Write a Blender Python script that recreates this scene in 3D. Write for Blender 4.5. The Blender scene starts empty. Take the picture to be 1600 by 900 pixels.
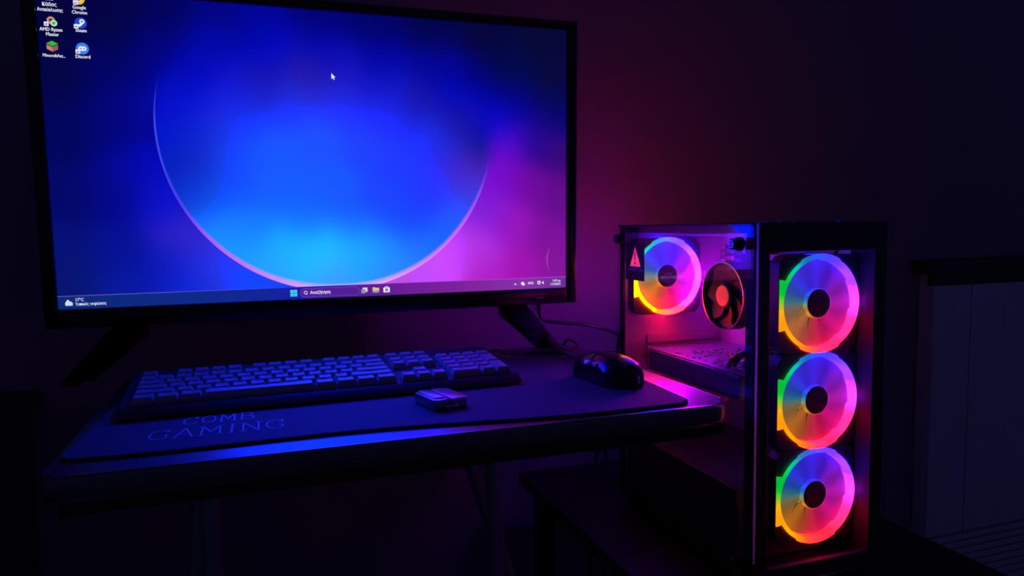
import bpy, bmesh, math, random
import numpy as np
from mathutils import Vector, Matrix

random.seed(7)
SC = bpy.context.scene
COL = SC.collection
PI = math.pi

# ------------------------------------------------------------------ camera
CZ = 0.95
YAW, PITCH, ROLL, FOC = 0.33106, 0.08325, -0.01499, 1134.57
_f = Vector((math.sin(YAW) * math.cos(PITCH), math.cos(YAW) * math.cos(PITCH), -math.sin(PITCH)))
_r = Vector((math.cos(YAW), -math.sin(YAW), 0))
_u = _r.cross(_f)
_c, _s = math.cos(ROLL), math.sin(ROLL)
_r, _u = _c * _r + _s * _u, -_s * _r + _c * _u
cam_data = bpy.data.cameras.new('camera')
cam_data.sensor_width = 36.0
cam_data.lens = FOC / 1600.0 * 36.0
cam_data.clip_start = 0.02
cam = bpy.data.objects.new('camera', cam_data)
COL.objects.link(cam)
cam.matrix_world = Matrix(((_r.x, _u.x, -_f.x, 0), (_r.y, _u.y, -_f.y, 0), (_r.z, _u.z, -_f.z, CZ), (0, 0, 0, 1)))
SC.camera = cam

# ------------------------------------------------------------------ world + exposure
world = bpy.data.worlds.new('world')
SC.world = world
world.use_nodes = True
world.node_tree.nodes['Background'].inputs[0].default_value = (0.20, 0.19, 1.0, 1)
world.node_tree.nodes['Background'].inputs[1].default_value = 0.042
SC.view_settings.view_transform = 'Standard'
SC.view_settings.look = 'None'
SC.view_settings.exposure = 0.0
SC.view_settings.gamma = 1.0
SC.view_settings.use_curve_mapping = False
SC.cycles.use_denoising = True
SC.cycles.max_bounces = 10
SC.cycles.transparent_max_bounces = 24
SC.cycles.sample_clamp_indirect = 0.0
SC.cycles.caustics_reflective = True

SCREEN_GAIN = 1.0      # display radiance of the television picture


def lin(c):
    return tuple((x / 255 / 12.92 if x / 255 <= 0.04045 else ((x / 255 + 0.055) / 1.055) ** 2.4) for x in c)


# ------------------------------------------------------------------ materials
def new_mat(name):
    m = bpy.data.materials.new(name)
    m.use_nodes = True
    nt = m.node_tree
    for n in list(nt.nodes):
        nt.nodes.remove(n)
    out = nt.nodes.new('ShaderNodeOutputMaterial')
    return m, nt, out


def pbr(name, col, rough=0.5, metal=0.0, bump=0.0, scale=200.0, spec=0.5, var=0.0, coat=0.0, aniso=None, stretch=None):
    m, nt, out = new_mat(name)
    b = nt.nodes.new('ShaderNodeBsdfPrincipled')
    b.inputs['Base Color'].default_value = (*col, 1)
    b.inputs['Roughness'].default_value = rough
    b.inputs['Metallic'].default_value = metal
    b.inputs['Specular IOR Level'].default_value = spec
    b.inputs['Coat Weight'].default_value = coat
    b.inputs['Coat Roughness'].default_value = rough * 0.8
    nt.links.new(b.outputs[0], out.inputs[0])
    tc = nt.nodes.new('ShaderNodeTexCoord')
    mp = nt.nodes.new('ShaderNodeMapping')
    if stretch:
        mp.inputs['Scale'].default_value = stretch
    nt.links.new(tc.outputs['Object'], mp.inputs[0])
    no = nt.nodes.new('ShaderNodeTexNoise')
    no.inputs['Scale'].default_value = scale
    no.inputs['Detail'].default_value = 3
    nt.links.new(mp.outputs[0], no.inputs['Vector'])
    if bump:
        bp = nt.nodes.new('ShaderNodeBump')
        bp.inputs['Strength'].default_value = bump
        bp.inputs['Distance'].default_value = 0.001
        nt.links.new(no.outputs['Fac'], bp.inputs['Height'])
        nt.links.new(bp.outputs[0], b.inputs['Normal'])
    v = var if var else 0.12
    mr = nt.nodes.new('ShaderNodeMapRange')
    mr.inputs['To Min'].default_value = 1 - v
    mr.inputs['To Max'].default_value = 1 + v
    nt.links.new(no.outputs['Fac'], mr.inputs['Value'])
    vm = nt.nodes.new('ShaderNodeVectorMath')
    vm.operation = 'SCALE'
    vm.inputs[0].default_value = col
    nt.links.new(mr.outputs[0], vm.inputs['Scale'])
    nt.links.new(vm.outputs[0], b.inputs['Base Color'])
    return m


def emit(name, col, s=1.0):
    m, nt, out = new_mat(name)
    e = nt.nodes.new('ShaderNodeEmission')
    e.inputs[0].default_value = (*col, 1)
    e.inputs[1].default_value = s
    nt.links.new(e.outputs[0], out.inputs[0])
    return m


def glass(name, tint, rough=0.02, ior=1.45, dirt=0.0):
    """thin pane: tinted see-through plus a Fresnel reflection"""
    m, nt, out = new_mat(name)
    t = nt.nodes.new('ShaderNodeBsdfTransparent')
    t.inputs[0].default_value = (*tint, 1)
    g = nt.nodes.new('ShaderNodeBsdfGlossy')
    g.inputs['Roughness'].default_value = rough
    g.inputs['Color'].default_value = (1, 1, 1, 1)
    lw = nt.nodes.new('ShaderNodeLayerWeight')
    lw.inputs[0].default_value = 0.5
    pw = nt.nodes.new('ShaderNodeMath'); pw.operation = 'POWER'; pw.inputs[1].default_value = 4.0
    nt.links.new(lw.outputs['Facing'], pw.inputs[0])
    fr = nt.nodes.new('ShaderNodeMath'); fr.operation = 'MULTIPLY_ADD'; fr.inputs[1].default_value = 0.5; fr.inputs[2].default_value = 0.025
    nt.links.new(pw.outputs[0], fr.inputs[0])
    mx = nt.nodes.new('ShaderNodeMixShader')
    nt.links.new(fr.outputs[0], mx.inputs[0])
    nt.links.new(t.outputs[0], mx.inputs[1])
    nt.links.new(g.outputs[0], mx.inputs[2])
    nt.links.new(mx.outputs[0], out.inputs[0])
    return m


M = {}
M['wall'] = pbr('wall_paint', (0.36, 0.27, 0.31), 0.85, bump=0.25, scale=120)
M['floor'] = pbr('floor_boards', (0.05, 0.035, 0.03), 0.5, bump=0.2, scale=14, stretch=(1, 8, 1), var=0.3)
M['gloss_black'] = pbr('gloss_black_plastic', (0.006, 0.006, 0.008), 0.22, scale=60, bump=0.02)
M['matte_black'] = pbr('matte_black_plastic', (0.012, 0.012, 0.014), 0.5, bump=0.15, scale=900)
M['key'] = pbr('keycap_plastic', (0.26, 0.26, 0.28), 0.52, bump=0.05, scale=700, spec=1.0, coat=1.0)
M['keybody'] = pbr('keyboard_body', (0.03, 0.03, 0.035), 0.45, bump=0.1, scale=700)
M['legend'] = pbr('key_legend', (0.6, 0.6, 0.6), 0.5)
M['pad'] = pbr('mouse_pad_cloth', (0.075, 0.075, 0.09), 0.75, bump=0.5, scale=1500)
M['stitch'] = pbr('stitch_thread', (0.25, 0.25, 0.28), 0.7, bump=0.5, scale=2500)
M['print'] = pbr('pad_print', (0.85, 0.85, 0.9), 0.6)
M['desk'] = pbr('desk_laminate', (0.20, 0.18, 0.185), 0.36, metal=0.9, bump=0.12, scale=300, stretch=(0.25, 1, 1), var=0.3)
M['deskedge'] = pbr('desk_edge_band', (0.02, 0.018, 0.018), 0.2, bump=0.05, scale=200)
M['tube'] = pbr('painted_steel_tube', (0.40, 0.40, 0.41), 0.35, metal=0.4)
M['case_steel'] = pbr('black_case_steel', (0.012, 0.011, 0.013), 0.6, bump=0.15, scale=900, spec=0.25)
M['tray'] = pbr('case_inner_steel', (0.50, 0.42, 0.54), 0.42, metal=0.2, bump=0.1, scale=700)  # violet tint put into the steel to deepen the coloured light
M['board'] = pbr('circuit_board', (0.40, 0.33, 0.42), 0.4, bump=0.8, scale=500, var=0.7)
M['alu'] = pbr('brushed_aluminium', (0.45, 0.45, 0.47), 0.3, metal=0.9, bump=0.1, scale=300)
M['gunmetal'] = pbr('gunmetal', (0.18, 0.17, 0.19), 0.3, metal=0.8)
M['copper'] = pbr('orange_hub_label', (1.0, 0.60, 0.02), 0.45)
M['connector'] = pbr('pale_connector', (0.45, 0.42, 0.45), 0.4)
M['darkfan'] = pbr('dark_fan_plastic', (0.03, 0.028, 0.035), 0.35)
M['shroud'] = pbr('dark_shroud_plastic', (0.07, 0.065, 0.075), 0.5)
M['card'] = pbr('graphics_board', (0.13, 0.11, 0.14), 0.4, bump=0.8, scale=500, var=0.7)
M['coolfan'] = pbr('cooler_plastic', (0.02, 0.017, 0.024), 0.6)
M['side_glass'] = glass('side_glass', (0.95, 0.94, 0.97), 0.01)
M['front_glass'] = glass('front_glass', (0.93, 0.92, 0.96), 0.02)
M['sticker'] = pbr('sticker_black', (0.012, 0.01, 0.016), 0.4)
M['screw'] = pbr('thumb_screw_rubber', (0.015, 0.015, 0.018), 0.45)
M['cable'] = pbr('cable_rubber', (0.014, 0.014, 0.018), 0.35)
M['side_table'] = pbr('black_stand_laminate', (0.008, 0.007, 0.008), 0.45, bump=0.1, scale=100)
M['cabinet'] = pbr('pale_cabinet_laminate', (0.8, 0.8, 0.8), 0.5, bump=0.25, scale=90, stretch=(1, 1, 0.1), var=0.15)
M['cabtop'] = pbr('dark_cabinet_top', (0.045, 0.04, 0.045), 0.5)
M['darkwood'] = pbr('dark_wood', (0.03, 0.02, 0.016), 0.4, bump=0.2, scale=20, stretch=(1, 6, 1), var=0.3)
M['fob'] = pbr('dark_satin_metal', (0.42, 0.42, 0.45), 0.28, metal=0.9, scale=400)
M['white_ink'] = pbr('white_ink', (0.75, 0.72, 0.78), 0.5)

# orange warning triangle: thin ink that lets the fan light through
m, nt, out = new_mat('warning_ink')
d = nt.nodes.new('ShaderNodeBsdfDiffuse'); d.inputs[0].default_value = (0.85, 0.75, 0.12, 1)
tl = nt.nodes.new('ShaderNodeBsdfTranslucent'); tl.inputs[0].default_value = (0.85, 0.85, 0.12, 1)
mx = nt.nodes.new('ShaderNodeMixShader'); mx.inputs[0].default_value = 0.6
nt.links.new(d.outputs[0], mx.inputs[1]); nt.links.new(tl.outputs[0], mx.inputs[2]); nt.links.new(mx.outputs[0], out.inputs[0])
M['warning'] = m

# frosted fan blades
m, nt, out = new_mat('frosted_blade')
d = nt.nodes.new('ShaderNodeBsdfDiffuse'); d.inputs[0].default_value = (0.80, 0.80, 0.82, 1)
tl = nt.nodes.new('ShaderNodeBsdfTranslucent'); tl.inputs[0].default_value = (0.85, 0.85, 0.88, 1)
mx = nt.nodes.new('ShaderNodeMixShader'); mx.inputs[0].default_value = 0.45
gl = nt.nodes.new('ShaderNodeBsdfGlossy'); gl.inputs['Roughness'].default_value = 0.3
tr = nt.nodes.new('ShaderNodeBsdfTransparent')
mx2 = nt.nodes.new('ShaderNodeMixShader'); mx2.inputs[0].default_value = 0.06
mx3 = nt.nodes.new('ShaderNodeMixShader'); mx3.inputs[0].default_value = 0.12
nt.links.new(d.outputs[0], mx.inputs[1]); nt.links.new(tl.outputs[0], mx.inputs[2])
nt.links.new(mx.outputs[0], mx2.inputs[1]); nt.links.new(gl.outputs[0], mx2.inputs[2])
nt.links.new(mx2.outputs[0], mx3.inputs[1]); nt.links.new(tr.outputs[0], mx3.inputs[2])
nt.links.new(mx3.outputs[0], out.inputs[0])
M['blade'] = m
m, nt, out = new_mat('ground_glass_edge')
d = nt.nodes.new('ShaderNodeBsdfDiffuse'); d.inputs[0].default_value = (0.9, 0.9, 0.92, 1)
tl = nt.nodes.new('ShaderNodeBsdfTranslucent'); tl.inputs[0].default_value = (0.95, 0.95, 0.98, 1)
mx = nt.nodes.new('ShaderNodeMixShader'); mx.inputs[0].default_value = 0.7
nt.links.new(d.outputs[0], mx.inputs[1]); nt.links.new(tl.outputs[0], mx.inputs[2]); nt.links.new(mx.outputs[0], out.inputs[0])
M['edge'] = m


BLADE_STOPS = [(0, (165, 25, 150)), (30, (135, 25, 165)), (60, (80, 25, 190)), (95, (55, 35, 215)), (130, (45, 45, 215)), (155, (25, 75, 175)), (175, (40, 110, 110)),
               (192, (120, 105, 55)), (215, (165, 105, 25)), (240, (170, 90, 25)), (262, (175, 45, 50)), (285, (190, 20, 75)), (310, (195, 15, 110)), (335, (185, 20, 140)), (360, (165, 25, 150))]


def ring_mat(name, stops, gain, blade=False):
    """LED diffuser: colour runs round the ring with the angle"""
    m, nt, out = new_mat(name)
    tc = nt.nodes.new('ShaderNodeTexCoord')
    sp = nt.nodes.new('ShaderNodeSeparateXYZ')
    nt.links.new(tc.outputs['Object'], sp.inputs[0])
    at = nt.nodes.new('ShaderNodeMath'); at.operation = 'ARCTAN2'
    nt.links.new(sp.outputs['Z'], at.inputs[0]); nt.links.new(sp.outputs['X'], at.inputs[1])
    dv = nt.nodes.new('ShaderNodeMath'); dv.operation = 'MULTIPLY_ADD'
    dv.inputs[1].default_value = 1 / (2 * PI); dv.inputs[2].default_value = 1.0
    nt.links.new(at.outputs[0], dv.inputs[0])
    fr = nt.nodes.new('ShaderNodeMath'); fr.operation = 'FRACT'
    nt.links.new(dv.outputs[0], fr.inputs[0])
    cr = nt.nodes.new('ShaderNodeValToRGB')
    cr.color_ramp.interpolation = 'LINEAR'
    el = cr.color_ramp.elements
    while len(el) > 1:
        el.remove(el[-1])
    first = True
    for st_ in stops:
        a, c = st_[0], st_[1]
        L_ = lin(c)
        if len(st_) > 2:      # channels the camera clipped are really brighter than white
            kr = st_[2] * (0.6 if c[2] >= 235 else 1.0) if c[0] >= 235 else 1.0
            kg = min(st_[2], 3.4) if c[1] >= 226 and c[0] >= 235 else 1.0
            kb = st_[2] if c[2] >= 235 else 1.0
            L_ = (L_[0] * max(kr, 1.0), L_[1] * kg, L_[2] * kb)
        L_ = tuple(x / (1.0 if blade else gain) for x in L_)
        if first:
            e = el[0]; e.position = a / 360; first = False
        else:
            e = el.new(a / 360)
        e.color = (*L_, 1)
    nt.links.new(fr.outputs[0], cr.inputs[0])
    em = nt.nodes.new('ShaderNodeEmission')
    # the LEDs behind the diffuser show as slightly brighter spots
    cs = nt.nodes.new('ShaderNodeMath'); cs.operation = 'MULTIPLY'; cs.inputs[1].default_value = 8.0
    nt.links.new(at.outputs[0], cs.inputs[0])
    co = nt.nodes.new('ShaderNodeMath'); co.operation = 'COSINE'
    nt.links.new(cs.outputs[0], co.inputs[0])
    st = nt.nodes.new('ShaderNodeMath'); st.operation = 'MULTIPLY_ADD'
    st.inputs[1].default_value = 0.16 * gain; st.inputs[2].default_value = gain
    nt.links.new(co.outputs[0], st.inputs[0])
    nt.links.new(cr.outputs[0], em.inputs[0])
    nt.links.new(st.outputs[0], em.inputs[1])
    if not blade:
        nt.links.new(em.outputs[0], out.inputs[0])
        return m
    # frosted blade: painted glow stands in for LED light inside; the ring adds some
    d = nt.nodes.new('ShaderNodeBsdfDiffuse'); d.inputs[0].default_value = (0.05, 0.05, 0.055, 1)
    tl = nt.nodes.new('ShaderNodeBsdfTranslucent'); tl.inputs[0].default_value = (0.05, 0.05, 0.055, 1)
    a1 = nt.nodes.new('ShaderNodeAddShader'); a2 = nt.nodes.new('ShaderNodeAddShader')
    nt.links.new(d.outputs[0], a1.inputs[0]); nt.links.new(tl.outputs[0], a1.inputs[1])
    nt.links.new(a1.outputs[0], a2.inputs[0]); nt.links.new(em.outputs[0], a2.inputs[1])
    nt.links.new(a2.outputs[0], out.inputs[0])
    return m


FRONT_STOPS = [(0, (250, 90, 250), 19.8), (12, (242, 86, 252), 5.4), (24, (230, 82, 255), 18), (55, (150, 72, 255), 16.2), (80, (75, 75, 255), 14.4), (96, (50, 90, 245), 5.4),
               (104, (45, 105, 234), 1), (116, (30, 140, 225), 1), (127, (0, 205, 185), 1), (145, (0, 225, 80), 1), (168, (10, 225, 50), 1), (178, (150, 205, 25), 1), (184, (234, 185, 10), 1),
               (192, (255, 185, 8), 2.16), (215, (255, 185, 5), 3.6), (243, (255, 165, 12), 5.4), (256, (255, 110, 60), 9), (268, (255, 62, 120), 14.4), (290, (255, 55, 140), 16.2),
               (325, (255, 62, 180), 16.2), (340, (252, 76, 230), 18), (350, (250, 85, 245), 5.4), (360, (250, 90, 250), 19.8)]
LOW_STOPS = [(0, (250, 90, 250), 19.8), (12, (242, 86, 252), 5.4), (24, (230, 82, 255), 18), (55, (180, 72, 255), 16.2), (80, (130, 75, 255), 14.4), (96, (100, 90, 245), 5.4),
             (104, (80, 105, 234), 1), (116, (60, 140, 225), 1), (127, (0, 205, 165), 1), (145, (0, 225, 80), 1), (168, (10, 225, 50), 1), (178, (150, 205, 25), 1), (184, (234, 195, 10), 1),
             (192, (255, 195, 8), 2.16), (215, (255, 195, 5), 3.6), (243, (255, 175, 12), 5.4), (256, (255, 95, 50), 9), (268, (255, 62, 70), 14.4), (290, (255, 55, 80), 16.2),
             (325, (255, 62, 160), 16.2), (340, (252, 76, 230), 18), (350, (250, 85, 245), 5.4), (360, (250, 90, 250), 19.8)]
REAR_STOPS = [(0, (255, 120, 250), 242), (20, (250, 115, 252), 35.2), (32, (245, 110, 255), 6.6), (42, (230, 105, 255), 198), (62, (190, 100, 255), 198), (85, (140, 112, 255), 143), (102, (90, 165, 250), 19.8),
              (113, (40, 200, 234), 1), (122, (0, 225, 225), 1), (140, (0, 225, 205), 1), (165, (60, 225, 60), 1), (183, (234, 232, 0), 1), (192, (255, 232, 0), 19.8), (215, (255, 232, 0), 48.4), (238, (255, 228, 8), 61.6),
              (250, (255, 222, 30), 66), (262, (255, 175, 85), 79.2), (278, (255, 122, 160), 88), (300, (255, 108, 210), 110), (318, (255, 112, 236), 132), (332, (252, 115, 245), 26.4), (342, (254, 118, 250), 110), (360, (255, 120, 250), 242)]
M['ring_front'] = ring_mat('led_ring_front', FRONT_STOPS, 19.8)
M['ring_low'] = ring_mat('led_ring_low', LOW_STOPS, 19.8)
M['ring_rear'] = ring_mat('led_ring_rear', REAR_STOPS, 242.0)


M['blade_lit'] = ring_mat('lit_frosted_blade', BLADE_STOPS, 1.0, True)
M['blade_lit_rear'] = ring_mat('lit_frosted_blade_rear', BLADE_STOPS, 1.35, True)
M['hub_lit'] = ring_mat('lit_hub_ring', BLADE_STOPS, 1.9, True)


# ------------------------------------------------------------------ mesh helpers
class MB:
    def __init__(self):
        self.bm = bmesh.new()

    def box(self, x0, x1, y0, y1, z0, z1, bev=0.0, seg=2):
        vs = [self.bm.verts.new((x, y, z)) for x in (x0, x1) for y in (y0, y1) for z in (z0, z1)]
        q = [(0, 1, 3, 2), (4, 6, 7, 5), (0, 4, 5, 1), (2, 3, 7, 6), (0, 2, 6, 4), (1, 5, 7, 3)]
        fs = [self.bm.faces.new([vs[i] for i in a]) for a in q]
        if bev:
            es = list({e for f in fs for e in f.edges})
            bmesh.ops.bevel(self.bm, geom=es, offset=bev, segments=seg, profile=0.5, affect='EDGES')
        return self

    def prism(self, pts, axis, a, b, bev=0.0):
        """outline in the plane normal to axis, extruded a..b"""
        def P(p, t):
            return {0: (t, p[0], p[1]), 1: (p[0], t, p[1]), 2: (p[0], p[1], t)}[axis]
        v0 = [self.bm.verts.new(P(p, a)) for p in pts]
        v1 = [self.bm.verts.new(P(p, b)) for p in pts]
        n = len(pts)
        fs = [self.bm.faces.new(v0), self.bm.faces.new(v1[::-1])]
        for i in range(n):
            fs.append(self.bm.faces.new((v0[i], v0[(i + 1) % n], v1[(i + 1) % n], v1[i])))
        if bev:
            es = list({e for f in fs[:2] for e in f.edges})
            bmesh.ops.bevel(self.bm, geom=es, offset=bev, segments=3, profile=0.5, affect='EDGES')
        return self

    def tube(self, pts, r, n=10, cap=True, smooth=0):
        pts = [Vector(p) for p in pts]
        if smooth:
            pts = catmull(pts, smooth)
        rs = r if isinstance(r, (list, tuple)) else [r] * len(pts)
        rings = []
        prev = None
        for i, p in enumerate(pts):
            d = (pts[min(i + 1, len(pts) - 1)] - pts[max(i - 1, 0)]).normalized()
            if prev is None:
                a = Vector((0, 0, 1)) if abs(d.z) < 0.9 else Vector((1, 0, 0))
                s = d.cross(a).normalized()
            else:
                s = (prev - d * prev.dot(d)).normalized()
            prev = s
            t = d.cross(s)
            rings.append([self.bm.verts.new(p + rs[i] * (math.cos(2 * PI * k / n) * s + math.sin(2 * PI * k / n) * t)) for k in range(n)])
        for i in range(len(rings) - 1):
            for k in range(n):
                self.bm.faces.new((rings[i][k], rings[i][(k + 1) % n], rings[i + 1][(k + 1) % n], rings[i + 1][k]))
        if cap:
            self.bm.faces.new(rings[0][::-1]); self.bm.faces.new(rings[-1])
        return self

    def lathe(self, prof, axis_origin, axis='y', n=48, closed=False):
        """prof: (radius, height along axis)"""
        o = Vector(axis_origin)
        rings = []
        for r_, h in prof:
            ring = []
            for k in range(n):
                a = 2 * PI * k / n
                c, s = r_ * math.cos(a), r_ * math.sin(a)
                v = {'y': (c, h, s), 'x': (h, c, s), 'z': (c, s, h)}[axis]
                ring.append(self.bm.verts.new(o + Vector(v)))
            rings.append(ring)
        m_ = len(rings)
        for i in range(m_ if closed else m_ - 1):
            A, B = rings[i], rings[(i + 1) % m_]
            for k in range(n):
                self.bm.faces.new((A[k], A[(k + 1) % n], B[(k + 1) % n], B[k]))
        if not closed:
            self.bm.faces.new(rings[0][::-1]); self.bm.faces.new(rings[-1])
        return self

    def build(self, name, mat, parent=None, smooth=False, world=True, xf=None):
        """vertices are in world space; with a parent they are moved into its space"""
        me = bpy.data.meshes.new(name)
        bmesh.ops.recalc_face_normals(self.bm, faces=self.bm.faces[:])
        if xf is not None:
            bmesh.ops.transform(self.bm, matrix=xf, verts=self.bm.verts[:])
        if parent is not None and world:
            bmesh.ops.transform(self.bm, matrix=WM(parent).inverted(), verts=self.bm.verts[:])
        self.bm.to_mesh(me)
        self.bm.free()
        if smooth:
            for p in me.polygons:
                p.use_smooth = True
            try:
                me.set_sharp_from_angle(angle=math.radians(38))
            except Exception:
                pass
        me.materials.append(mat)
        o = bpy.data.objects.new(name, me)
        COL.objects.link(o)
        if parent is not None:
            o.parent = parent
        return o


def WM(o):
    m_ = o.matrix_basis.copy()
    while o.parent is not None:
        o = o.parent
        m_ = o.matrix_basis @ m_
    return m_


def catmull(P, k):
    P = [P[0]] + list(P) + [P[-1]]
    out_ = []
    for i in range(1, len(P) - 2):
        for j in range(k):
            t = j / k
            a, b, c, d_ = P[i - 1], P[i], P[i + 1], P[i + 2]
            out_.append(0.5 * ((2 * b) + (c - a) * t + (2 * a - 5 * b + 4 * c - d_) * t * t + (3 * b - a - 3 * c + d_) * t ** 3))
    out_.append(P[-2])
    return out_


def empty(name, loc, label, cat, group=None, rz=0.0):
    o = bpy.data.objects.new(name, None)
    COL.objects.link(o)
    o.location = loc
    o.rotation_euler = (0, 0, rz)
    o.empty_display_size = 0.02
    tag(o, label, cat, group)
    return o


def tag(o, label, cat=None, group=None):
    o['label'] = label
    if cat:
        o['category'] = cat
    if group:
        o['group'] = group
    return o


def struct(o):
    o['kind'] = 'structure'
    return o


def rrect(x0, x1, y0, y1, rads, n=8):
    """rounded outline, rads for (x0y0, x1y0, x1y1, x0y1)"""
    out_ = []
    cs = [(x0, y0, PI), (x1, y0, 1.5 * PI), (x1, y1, 0), (x0, y1, 0.5 * PI)]
    for (x, y, a0), r_ in zip(cs, rads):
        cx = x + r_ if x == x0 else x - r_
        cy = y + r_ if y == y0 else y - r_
        for k in range(n + 1):
            a = a0 + 0.5 * PI * k / n
            out_.append((cx + r_ * math.cos(a), cy + r_ * math.sin(a)))
    return out_


FONT_STROKES = {   # serif-like strokes for the printed word mark, cell 1 x 1
    'C': [[(.95, .8), (.75, .97), (.4, 1), (.12, .8), (.03, .5), (.12, .2), (.4, 0), (.75, .03), (.95, .2)], [(.95, 1), (.95, .72)]],
    'O': [[(.5, 1), (.15, .88), (.02, .5), (.15, .12), (.5, 0), (.85, .12), (.98, .5), (.85, .88), (.5, 1)]],
    'M': [[(.08, 0), (.12, 1), (.5, .3), (.88, 1), (.92, 0)], [(-.03, 0), (.2, 0)], [(.8, 0), (1.03, 0)], [(0, 1), (.14, 1)], [(.86, 1), (1, 1)]],
    'B': [[(.12, 0), (.12, 1), (.6, 1), (.85, .88), (.85, .64), (.6, .52), (.12, .52)], [(.6, .52), (.95, .4), (.95, .12), (.65, 0), (.0, 0)], [(0, 1), (.12, 1)]],
    'G': [[(.93, .8), (.72, .97), (.4, 1), (.12, .8), (.03, .5), (.12, .2), (.4, 0), (.7, .02), (.9, .14), (.9, .42)], [(.68, .42), (1.03, .42)], [(.93, 1), (.93, .72)]],
    'A': [[(.05, 0), (.5, 1), (.95, 0)], [(.22, .36), (.78, .36)], [(-.06, 0), (.18, 0)], [(.82, 0), (1.06, 0)]],
    'I': [[(.5, 0), (.5, 1)], [(.3, 0), (.7, 0)], [(.3, 1), (.7, 1)]],
    'N': [[(.1, 0), (.1, 1), (.9, 0), (.9, 1)], [(-.04, 0), (.24, 0)], [(-.04, 1), (.1, 1)], [(.76, 1), (1.04, 1)]],
}


def stroke_text(mb, s, x, y, z, h, w, gap, t, fn):
    for ch in s:
        ww = w * (1.15 if ch in 'M' else 0.45 if ch == 'I' else 1)
        for pl in FONT_STROKES[ch]:
            for (a, b) in zip(pl[:-1], pl[1:]):
                A = Vector((x + a[0] * ww, y + a[1] * h)); B = Vector((x + b[0] * ww, y + b[1] * h))
                d_ = (B - A)
                if d_.length < 1e-6:
                    continue
                d_.normalize(); n_ = Vector((-d_.y, d_.x)) * t / 2; e = d_ * t / 2
                vs = [mb.bm.verts.new(fn(p.x, p.y)) for p in (A - e + n_, B + e + n_, B + e - n_, A - e - n_)]
                mb.bm.faces.new(vs)
        x += ww + gap


_txt_cache = {}


def text_bm(body, size, align='LEFT'):
    """outline of a word as a flat mesh in the XY plane, baseline at y=0"""
    cu = bpy.data.curves.new('word', 'FONT')
    cu.body = body
    cu.size = size
    cu.align_x = align
    cu.resolution_u = 2
    o = bpy.data.objects.new('word', cu)
    COL.objects.link(o)
    dg = bpy.context.evaluated_depsgraph_get()
    me = bpy.data.meshes.new_from_object(o.evaluated_get(dg))
    bm = bmesh.new()
    bm.from_mesh(me)
    bpy.data.objects.remove(o)
    bpy.data.meshes.remove(me)
    bpy.data.curves.remove(cu)
    return bm


# ------------------------------------------------------------------ the room
WALL_Y = 1.26
struct(MB().box(-2.4, 3.2, -1.6, WALL_Y, -0.05, 0.0).build('floor', M['floor']))
struct(MB().box(-2.4, 3.2, WALL_Y, WALL_Y + 0.1, -0.05, 2.6).build('wall_back', M['wall']))

# ------------------------------------------------------------------ desk
DZ = 0.743
desk = empty('desk', (0.16, 0.93, 0.0), 'small black desk with rounded glossy edge carrying the television, keyboard and mouse', 'desk')
DX0, DX1, DY0, DY1 = -0.188, 0.514, 0.700, 1.165
top = MB()
top.prism(rrect(DX0, DX1, DY0, DY1, (.012, .03, .04, .012)), 2, DZ - 0.024, DZ, bev=0.007)
top.build('desktop', M['desk'], desk, smooth=True)
ap = MB()
ap.box(DX0 + .012, DX1 - .012, DY0 + .005, DY0 + .019, DZ - 0.038, DZ - 0.0243, .002)
ap.build('apron', M['deskedge'], desk)


def leg(pts, r, name='leg'):
    MB().tube(pts, r, 14, smooth=6).build(name, M['tube'], desk, smooth=True)


zt = DZ - 0.05
leg([(.268, .87, DZ - .0245), (.27, .87, .64), (.272, .87, .52), (.270, .87, .3), (.266, .87, 0.002)], .0105)
leg([(.235, 1.02, DZ - .0245), (.262, 1.02, .66), (.30, 1.02, .54), (.36, 1.02, .35), (.47, 1.02, 0.002)], .0105)
leg([(-.066, .87, DZ - .0245), (-.066, .87, .5), (-.066, .87, 0.002)], .0105)
leg([(-.085, 1.02, DZ - .0245), (-.10, 1.02, .5), (-.16, 1.02, 0.002)], .0105)
MB().tube([(-.066, .885, .30), (.27, .885, .30)], .008, 12).build('stretcher', M['tube'], desk, smooth=True)

# ------------------------------------------------------------------ television
TU, TV_ = 0.7084, 0.3985
TO = Vector((-0.25, 1.0579, 0.3017 + CZ))
TTILT = -0.0295
_st, _ct = math.sin(TTILT), math.cos(TTILT)
# local frame of the tv: x = u along the screen, y = into the set, z = up from the screen top
TVX = Matrix(((1, 0, 0, TO.x), (0, _ct, _st, TO.y), (0, -_st, _ct, TO.z), (0, 0, 0, 1)))
# z axis is (0, st, ct); y axis is (0, ct, -st)
TVX = Matrix(((1, 0, 0, TO.x), (0, _ct, _st, TO.y), (0, -_st, _ct, TO.z), (0, 0, 0, 1)))
tv = empty('television', (0.10, 1.09, DZ), 'large black flat screen television on the desk showing a blue and violet desktop', 'television')


def tvb(mb, name, mat, parent=None, smooth=False):
    return mb.build(name, mat, parent or tv, smooth=smooth, xf=TVX)


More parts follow.
